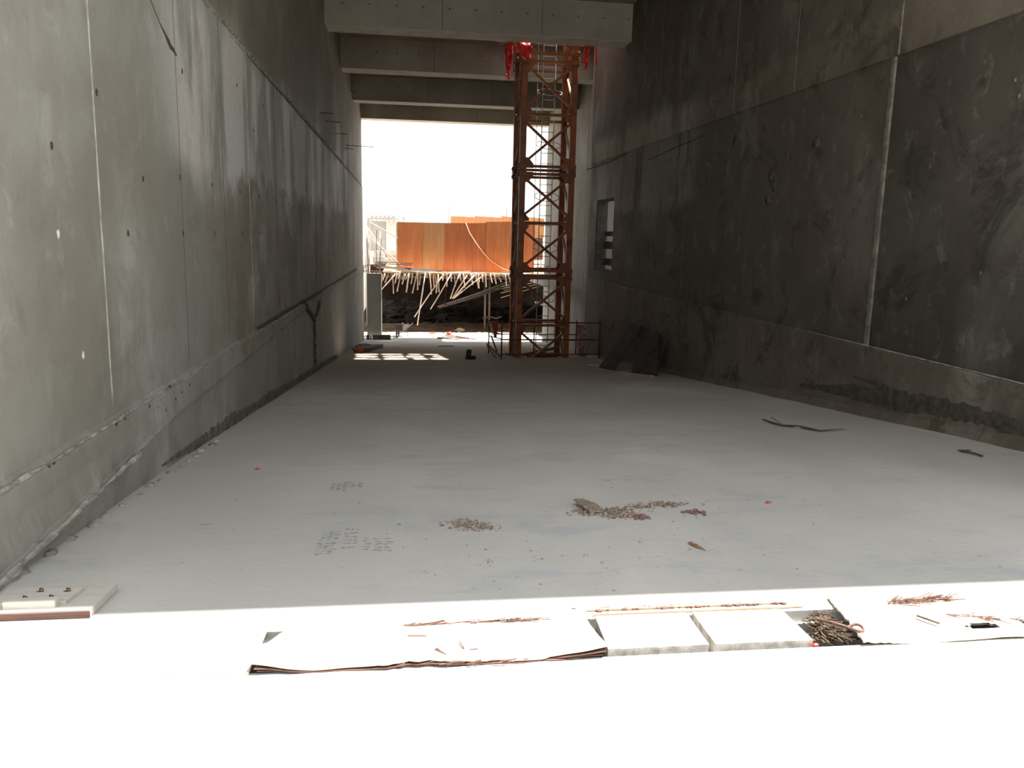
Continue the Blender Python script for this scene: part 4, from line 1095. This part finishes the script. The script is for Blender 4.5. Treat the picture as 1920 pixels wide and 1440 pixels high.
for x, y in ((-1.82, 4.0), (-1.70, 4.0), (-1.79, 4.11), (-1.66, 4.10)):
    z = fz(y) + 0.055
    MB().tube([(x, y, z), (x + 0.004, y, z + 0.022), (x + 0.022, y - 0.01, z + 0.02)], 0.004, 5).tube([(x - 0.014, y, z + 0.004), (x + 0.018, y + 0.004, z + 0.005)], 0.004, 5).build('bent_nail', 'rust', e)

# covers over the drain channel, left to right
hL = lambda x, u, v: 0.012 + 0.004 * nz(x * 3, v * 2, 0)
o = sheet_on_floor(-2.6, -0.612, TA - 0.015, TB + 0.04, hL, 24, 4, 0.012)
single(o, 'channel_cover', 'ply_dusty', 'dusty sheet covering the drain channel at the left, under the nailed board', 'cover', 'sheets over the drain channel')

o = sheet_on_floor(3.92, 9.0, TA - 0.015, TB + 0.04, hL, 30, 4, 0.012)
single(o, 'channel_cover', 'ply_dusty', 'dusty sheet covering the drain channel at the far right, past the broken sheet', 'cover', 'sheets over the drain channel')


def hW(x, u, v):                 # warped sheet, front edge lifting
    k = (1 - v) ** 2
    return 0.016 + k * (0.030 * max(0, 1 - u * 6) + 0.016 * (0.5 + 0.5 * math.sin(x * 7 + 1)) + 0.028 * max(0, (u - 0.8) * 5)) + 0.003 * nz(x * 8, v * 3, 3)


e = empty('warped_plywood', (0.12, 3.38, fz(3.38)), 'warped plywood sheet with split front layers, bridging the drain channel', 'board')
fr_ = lambda x: 0.012 * nz(x * 6, 0, 0) + (0.02 * nz(x * 22, 1, 0) if -0.1 < x < 0.4 else 0) - 0.02 + 0.01 * (x > 0.6)
re_ = lambda x: (0.012 * nz(x * 30, 2, 0) + 0.01 * nz(x * 11, 2, 0) if x > -0.1 else 0) - max(0, min(0.15, (-0.53 - x) * 2.6)) - 0.01
sheet_on_floor(-0.605, 0.87, TA + 0.0, TB - 0.02, hW, 70, 12, 0.007, fr_, re_).build('top_veneer', 'ply_dusty', e)
sheet_on_floor(-0.59, 0.86, TA - 0.004, TB - 0.03, lambda x, u, v: hW(x, u, v) * (0.72 + 0.06 * math.sin(x * 11)) - 0.008, 60, 8, 0.005, lambda x: fr_(x) + 0.012 * nz(x * 9, 4, 0), re_).build('middle_veneer', 'ply_edge', e)
sheet_on_floor(-0.58, 0.85, TA - 0.012, TB - 0.05, lambda x, u, v: max(0.006, hW(x, u, v) * 0.42 - 0.008), 50, 8, 0.004, lambda x: 0.02 * nz(x * 7, 9, 0), re_).build('lower_veneer', 'ply_edge', e)
m = MB()
for i in range(60):
    x = random.uniform(0.0, 0.62); y = TB - 0.03 + random.uniform(-0.012, 0.012); L = random.uniform(0.03, 0.12)
    z = fz(y) + 0.018; m.bar((x, y, z), (x + L, y + random.uniform(-0.008, 0.008), z + random.uniform(0, 0.012)), 0.003, 0.003)
for i in range(26):
    x = random.uniform(-0.05, 0.45); y = TA - 0.02 + random.uniform(-0.02, 0.01); L = random.uniform(0.03, 0.10)
    z = fz(y) + 0.012; m.bar((x, y, z), (x + L, y + random.uniform(-0.015, 0.015), z + random.uniform(0, 0.02)), 0.004, 0.003)
tag(m.build('splinters', 'ply_edge', e), None, None, None, 'stuff')
for k, (a, b, c_, d) in enumerate(((815, 1228, 836, 1238), (862, 1214, 870, 1227), (764, 1203, 800, 1203), (818, 1226, 830, 1234), (880, 1229, 896, 1228))):
    p, q = fl_pt(a, b, 0.028), fl_pt(c_, d, 0.028)
    single(MB().bar(p, q, 0.005, 0.004), 'wood_sliver', 'ply_edge', ('longest thin wood sliver near the front of the warped plywood', 'upright-looking wood sliver in the middle of the warped plywood', 'level wood sliver towards the back of the warped plywood', 'wood sliver lying against the longest one on the warped plywood', 'small wood sliver nearest the split front edge of the plywood')[k], 'sliver', 'slivers on the warped plywood')
# two cover slabs
for k, (x0, x1) in enumerate(((0.90, 1.355), (1.385, 1.84))):
    rows = []
    for j in range(7):
        v = j / 6; r = []
        for i in range(13):
            u = i / 12; y = 3.20 + 0.39 * v + (0.008 * nz(u * 9, k, 0) if j == 0 else 0)
            sk = 0.035 * (0.5 - v)
            r.append((x0 + (x1 - x0) * u + (0.008 * nz(v * 6, u, k) if i in (0, 12) else 0) - sk, y, fz(y) + 0.018 + 0.003 * nz(u * 12, v * 9, k)))
        rows.append(r)
    single(MB().sheet(rows, 0.075), 'cover_slab', 'slab', ('left' if k == 0 else 'right') + ' one of the two thick grey concrete slabs over the drain channel', 'slab', 'concrete slabs over the drain channel')
for x0, x1, y in ((0.92, 2.0, 3.635), (0.9, 1.95, 3.70)):
    single(MB().bar((x0, y, fz(y) + 0.008), (x1, y + 0.005, fz(y) + 0.008), 0.014, 0.008), 'edge_batten', 'timber', 'thin batten along the far edge of the drain channel, ' + ('nearer' if y < 3.66 else 'farther') + ' one', 'batten', 'battens along the drain channel')
m = MB()
for i in range(120):
    x = random.uniform(0.95, 1.95); y = 3.70 + random.uniform(-0.012, 0.02); m.lump((x, y, fz(y) + 0.006), random.uniform(0.004, 0.012), i, 1, (1.6, 1, 0.8), 0.6)
tag(recentre(m.build('chip_line', 'ply_edge')), 'line of brown chips behind the two concrete slabs', 'chips', None, 'stuff')
# torn bundle of fibres between slabs and the right-hand sheet
m = MB()
for i in range(260):
    u = random.random(); v = random.random() ** 0.8
    x = 1.88 + 0.13 * u + 0.07 * (1 - v); y = 3.57 - 0.31 * v
    a = random.gauss(0, 0.35) + (0.0 if random.random() < 0.75 else 1.3); L = random.uniform(0.03, 0.10)
    z = fz(y) - 0.045 + 0.05 * math.sin(math.pi * u) + random.uniform(0, 0.012)
    m.bar((x, y, z), (x + L * math.sin(a) + 0.02, y - L * math.cos(a), z + random.uniform(-0.012, 0.018) + 0.1 * L * math.cos(a)), random.uniform(0.003, 0.010), 0.003)
tag(recentre(m.build('torn_fibre_mat', 'fibre')), 'torn brown fibre mat between the concrete slabs and the right sheet', 'fibre mat', None, 'stuff')
single(MB().lump((1.825, 3.185, fz(3.19) - 0.0), 0.011, 2, 2, (1.6, 0.8, 0.6), 0.5), 'red_scrap', 'red_plastic', 'tiny red plastic scrap at the corner of the right concrete slab', 'scrap')
# big dusty sheet at the right with a broken hole
HX, HY = 2.70, 3.27


def hR(x, u, v):
    return 0.016 + 0.010 * nz(x * 1.6, v * 1.5, 6) * (1 - v) + 0.028 * max(0, 1 - u * 7) * (1 - v) * (0.6 + 0.6 * nz(x * 30, v * 9, 2)) + 0.004 * nz(x * 9, v * 7, 6)


rows = []
nx, ny = 90, 26
for j in range(ny + 1):
    v = j / ny; r = []
    for i in range(nx + 1):
        u = i / nx; x0 = 2.03 + 0.16 * v + 0.012 * nz(v * 14, 4, 0); x = x0 + (3.9 - x0) * u
        y = TA - 0.015 + 0.008 * nz(x * 5, 5, 0) + (3.76 - TA) * v
        r.append((x, y, fz(y) + hR(x, u, v)))
    rows.append(r)
m = MB().sheet(rows, 0.010)


def in_hole(c):
    dx = (c.x - HX - (c.y - HY) * 0.25) / (0.085 + 0.02 * nz(c.y * 30, 2, 2)); dy = (c.y - HY) / (0.034 + 0.01 * nz(c.x * 25, 2, 2))
    g = abs(dx) ** 2 + abs(dy) ** 2 < 1
    g2 = ((c.x - 2.97) / 0.07) ** 2 + ((c.y - 3.29 - 0.2 * (c.x - 2.97)) / 0.016) ** 2 < 1
    return g or g2


m.f = [f for f in m.f if not in_hole(sum((m.v[i] for i in f), Vector()) / len(f))]
e = recentre(m.build('broken_cover_sheet', 'ply_dusty')); tag(e, 'big dusty broken sheet with a hole over the channel at the right', 'cover', 'sheets over the drain channel')
m = MB()
for i in range(70):
    x = 2.43 + 0.32 * random.random(); y = 3.60 + 0.25 * (x - 2.5) * 0.2 + random.gauss(0, 0.016); L = random.uniform(0.03, 0.13); a = random.gauss(0.1, 0.35)
    m.bar((x, y, fz(y) + 0.024), (x + L * math.cos(a), y + L * math.sin(a) * 0.5, fz(y) + 0.024 + random.uniform(0.0, 0.025)), 0.004, 0.003)
for i in range(26):
    x = 2.62 + 0.3 * random.random(); y = 3.42 - 0.35 * (x - 2.62) + random.gauss(0, 0.01); L = random.uniform(0.02, 0.08); a = random.gauss(-0.6, 0.4)
    m.bar((x, y, fz(y) + 0.024), (x + L * math.cos(a), y + L * math.sin(a), fz(y) + 0.026), 0.004, 0.003)
tag(recentre(m.build('splintered_wood', 'ply_edge')), 'splintered wood shreds on the broken right-hand sheet', 'splinters', None, 'stuff')
c = fl_pt(1603, 1192, 0.03)
m = MB().tube([c + Vector((0.035 * math.cos(t), 0.03 * math.sin(t), 0.008 + 0.006 * math.sin(2 * t))) for t in [2 * math.pi * i / 14 for i in range(14)]], 0.007, 6, True)
m.tube([c + Vector((-0.03, 0.01, 0.008)), c + Vector((-0.09, 0.06, 0.012)), c + Vector((-0.13, 0.11, 0.0))], 0.006, 6)
single(m, 'wood_curl', 'ply_edge', 'curled wood shaving at the left edge of the broken sheet', 'shaving', smooth=True)
a = fl_pt(1718, 1165, 0.03); b = fl_pt(1760, 1180, 0.03)
single(MB().bar(a, b, 0.012, 0.006), 'wood_chip', 'fibre', 'short brown wood chip lying on the broken sheet', 'chip')

# crumbs, leaf, scraps on the shaded floor
def crumbs(name, label, spots, n, rmin, rmax, mat='crumb'):
    m = MB()
    for i in range(n):
        cx_, cy_, sx, sy = random.choice(spots)
        x = random.gauss(cx_, sx); y = random.gauss(cy_, sy); r = random.uniform(rmin, rmax) * (1 if random.random() < 0.9 else 1.8)
        m.lump((x, y, fz(y) + r * 0.3 + 0.006 * nz(x, y, 0)), r, i, 1, (1.2, 1, 0.6), 0.7)
    o = recentre(m.build(name, mat)); return tag(o, label, 'crumbs', None, 'stuff')


crumbs('crumb_heap', 'scatter of brown crumbs around the broken flake', [(1.36, 5.72, 0.05, 0.05), (1.56, 5.62, 0.09, 0.05), (1.64, 5.58, 0.07, 0.05), (1.62, 5.7, 0.06, 0.06)], 520, 0.004, 0.012)
crumbs('crumb_heap', 'small brown crumb patch left of the broken flake', [(0.42, 5.47, 0.06, 0.05), (0.54, 5.33, 0.05, 0.04), (0.48, 5.4, 0.06, 0.04)], 420, 0.003, 0.009)
crumbs('crumb_heap', 'thin trail of dark crumbs right of the broken flake', [(1.95, 5.88, 0.14, 0.05), (2.05, 5.93, 0.08, 0.04), (1.8, 5.85, 0.08, 0.03)], 140, 0.004, 0.011, 'crumb')
crumbs('crumb_heap', 'reddish crumbs at the right end of the crumb trail', [(2.15, 5.63, 0.03, 0.03), (1.72, 5.5, 0.03, 0.02)], 50, 0.008, 0.018, 'crumb_red')
crumbs('crumb_heap', 'sparse grey grit across the shaded floor', [(0.8, 5.6, 1.2, 0.7), (2.2, 5.2, 0.8, 0.8), (3.0, 7.0, 1.5, 1.2), (1.2, 4.4, 0.9, 0.3)], 190, 0.004, 0.009, 'dirt_mark')
p = [fl_pt(1075, 947), fl_pt(1106, 966), fl_pt(1135, 961), fl_pt(1118, 950), fl_pt(1092, 945)]
hs = [0.05, 0.03, 0.015, 0.025, 0.045]
single(MB().prism([q + Vector((0, 0, h_)) for q, h_ in zip(p, hs)], (0, 0, -0.012)), 'broken_flake', 'crumb', 'angular grey brown flake propped on the crumbs', 'flake')
a, b = fl_pt(1292, 1019, 0.012), fl_pt(1324, 1035, 0.006)
rows = []
for k in range(9):
    t = k / 8; c = a.lerp(b, t); d = (b - a).normalized(); sd_ = Vector((-d.y, d.x, 0)) * 0.022 * math.sin(math.pi * min(1, t * 1.1 + 0.12)) * (1 - 0.5 * t)
    rows.append([c - sd_, c + Vector((0, 0, 0.012 * math.sin(math.pi * t))), c + sd_])
single(MB().sheet(rows, 0.002), 'dry_leaf', 'leaf', 'curled dry brown leaf lying on the floor at the right', 'leaf')
for k, (px, py) in enumerate(((1440, 944), (482, 881))):
    c = fl_pt(px, py, 0.008)
    single(MB().prism([c + Vector((-0.03, -0.01, 0)), c + Vector((0, -0.02, 0.01)), c + Vector((0.035, 0, 0)), c + Vector((0, 0.015, 0.008))], (0, 0, 0.003)), 'red_paper_scrap', 'red_plastic',
           ('tiny red scrap on the floor at the right', 'tiny red scrap on the floor at the left')[k], 'scrap')
m = MB().tube([fl_pt(x, y, 0.024) for x, y in ((1430, 789), (1448, 796), (1468, 801), (1495, 802), (1515, 806), (1537, 811), (1560, 809), (1585, 808))], [0.009, 0.014, 0.014, 0.014, 0.014, 0.012, 0.006, 0.004], 6)
single(m, 'thin_stick', 'rust', 'long thin dark stick lying on the floor before the right wall', 'stick', smooth=True)
m = MB().tube([fl_pt(1800, 847, 0.012), fl_pt(1825, 853, 0.02), fl_pt(1842, 857, 0.012)], 0.012, 6).tube([fl_pt(1796, 846, 0.01), fl_pt(1820, 847, 0.015)], 0.009, 6)
single(m, 'short_twig', 'rust', 'short dark twig lying on the floor near the right wall foot', 'twig')
p = [fl_pt(1446, 783), fl_pt(1490, 780), fl_pt(1578, 797), fl_pt(1592, 806), fl_pt(1540, 809), fl_pt(1470, 799)]
single(MB().prism([q + Vector((0, 0, 0.004)) for q in p], (0, 0, 0.012)), 'thin_sheet', 'floor', 'thin dusty sheet lying flat behind the long stick', 'sheet')


# tread prints: small dark ridges of dirt left by boots and tyres
def prints(label, blocks):
    m = MB()
    for x0, y0, x1, y1, n, slant in blocks:
        for k in range(n):
            t = (k + 0.5) / n; py = y0 + (y1 - y0) * t
            for s in range(3):
                ax = x0 + (x1 - x0) * (0.05 + 0.33 * s + 0.1 * random.random()) + slant * (1 - t); bx = ax + (x1 - x0) * random.uniform(0.12, 0.26)
                a, b = fl_pt(ax, py, 0.003), fl_pt(bx, py + random.uniform(-2, 2), 0.003)
                m.bar(a, b, 0.010 + 0.01 * random.random(), 0.004)
    return tag(recentre(m.build('tread_print', 'dirt_mark')), label, 'tread print', None, 'stuff')


prints('larger dark boot tread print on the dusty floor', [(583, 996, 620, 1042, 9, 22), (640, 990, 668, 1030, 6, 6), (676, 1008, 735, 1034, 5, 0)])
prints('small faint tread print farther down the dusty floor', [(614, 906, 650, 921, 5, 6), (640, 903, 680, 915, 3, 0)])
# lumps of hardened mortar along the foot of the left wall
for k in range(16):
    y = 4.6 + 0.32 * k + 0.1 * random.random()
    MB().lump((XL + 0.09 + 0.05 * random.random(), y, fz(y) + 0.0), 0.025 + 0.03 * random.random(), k + 40, 2, (1, 1.3, 0.6), 0.7).build('mortar_lump', 'rough_conc', wl, smooth=True)
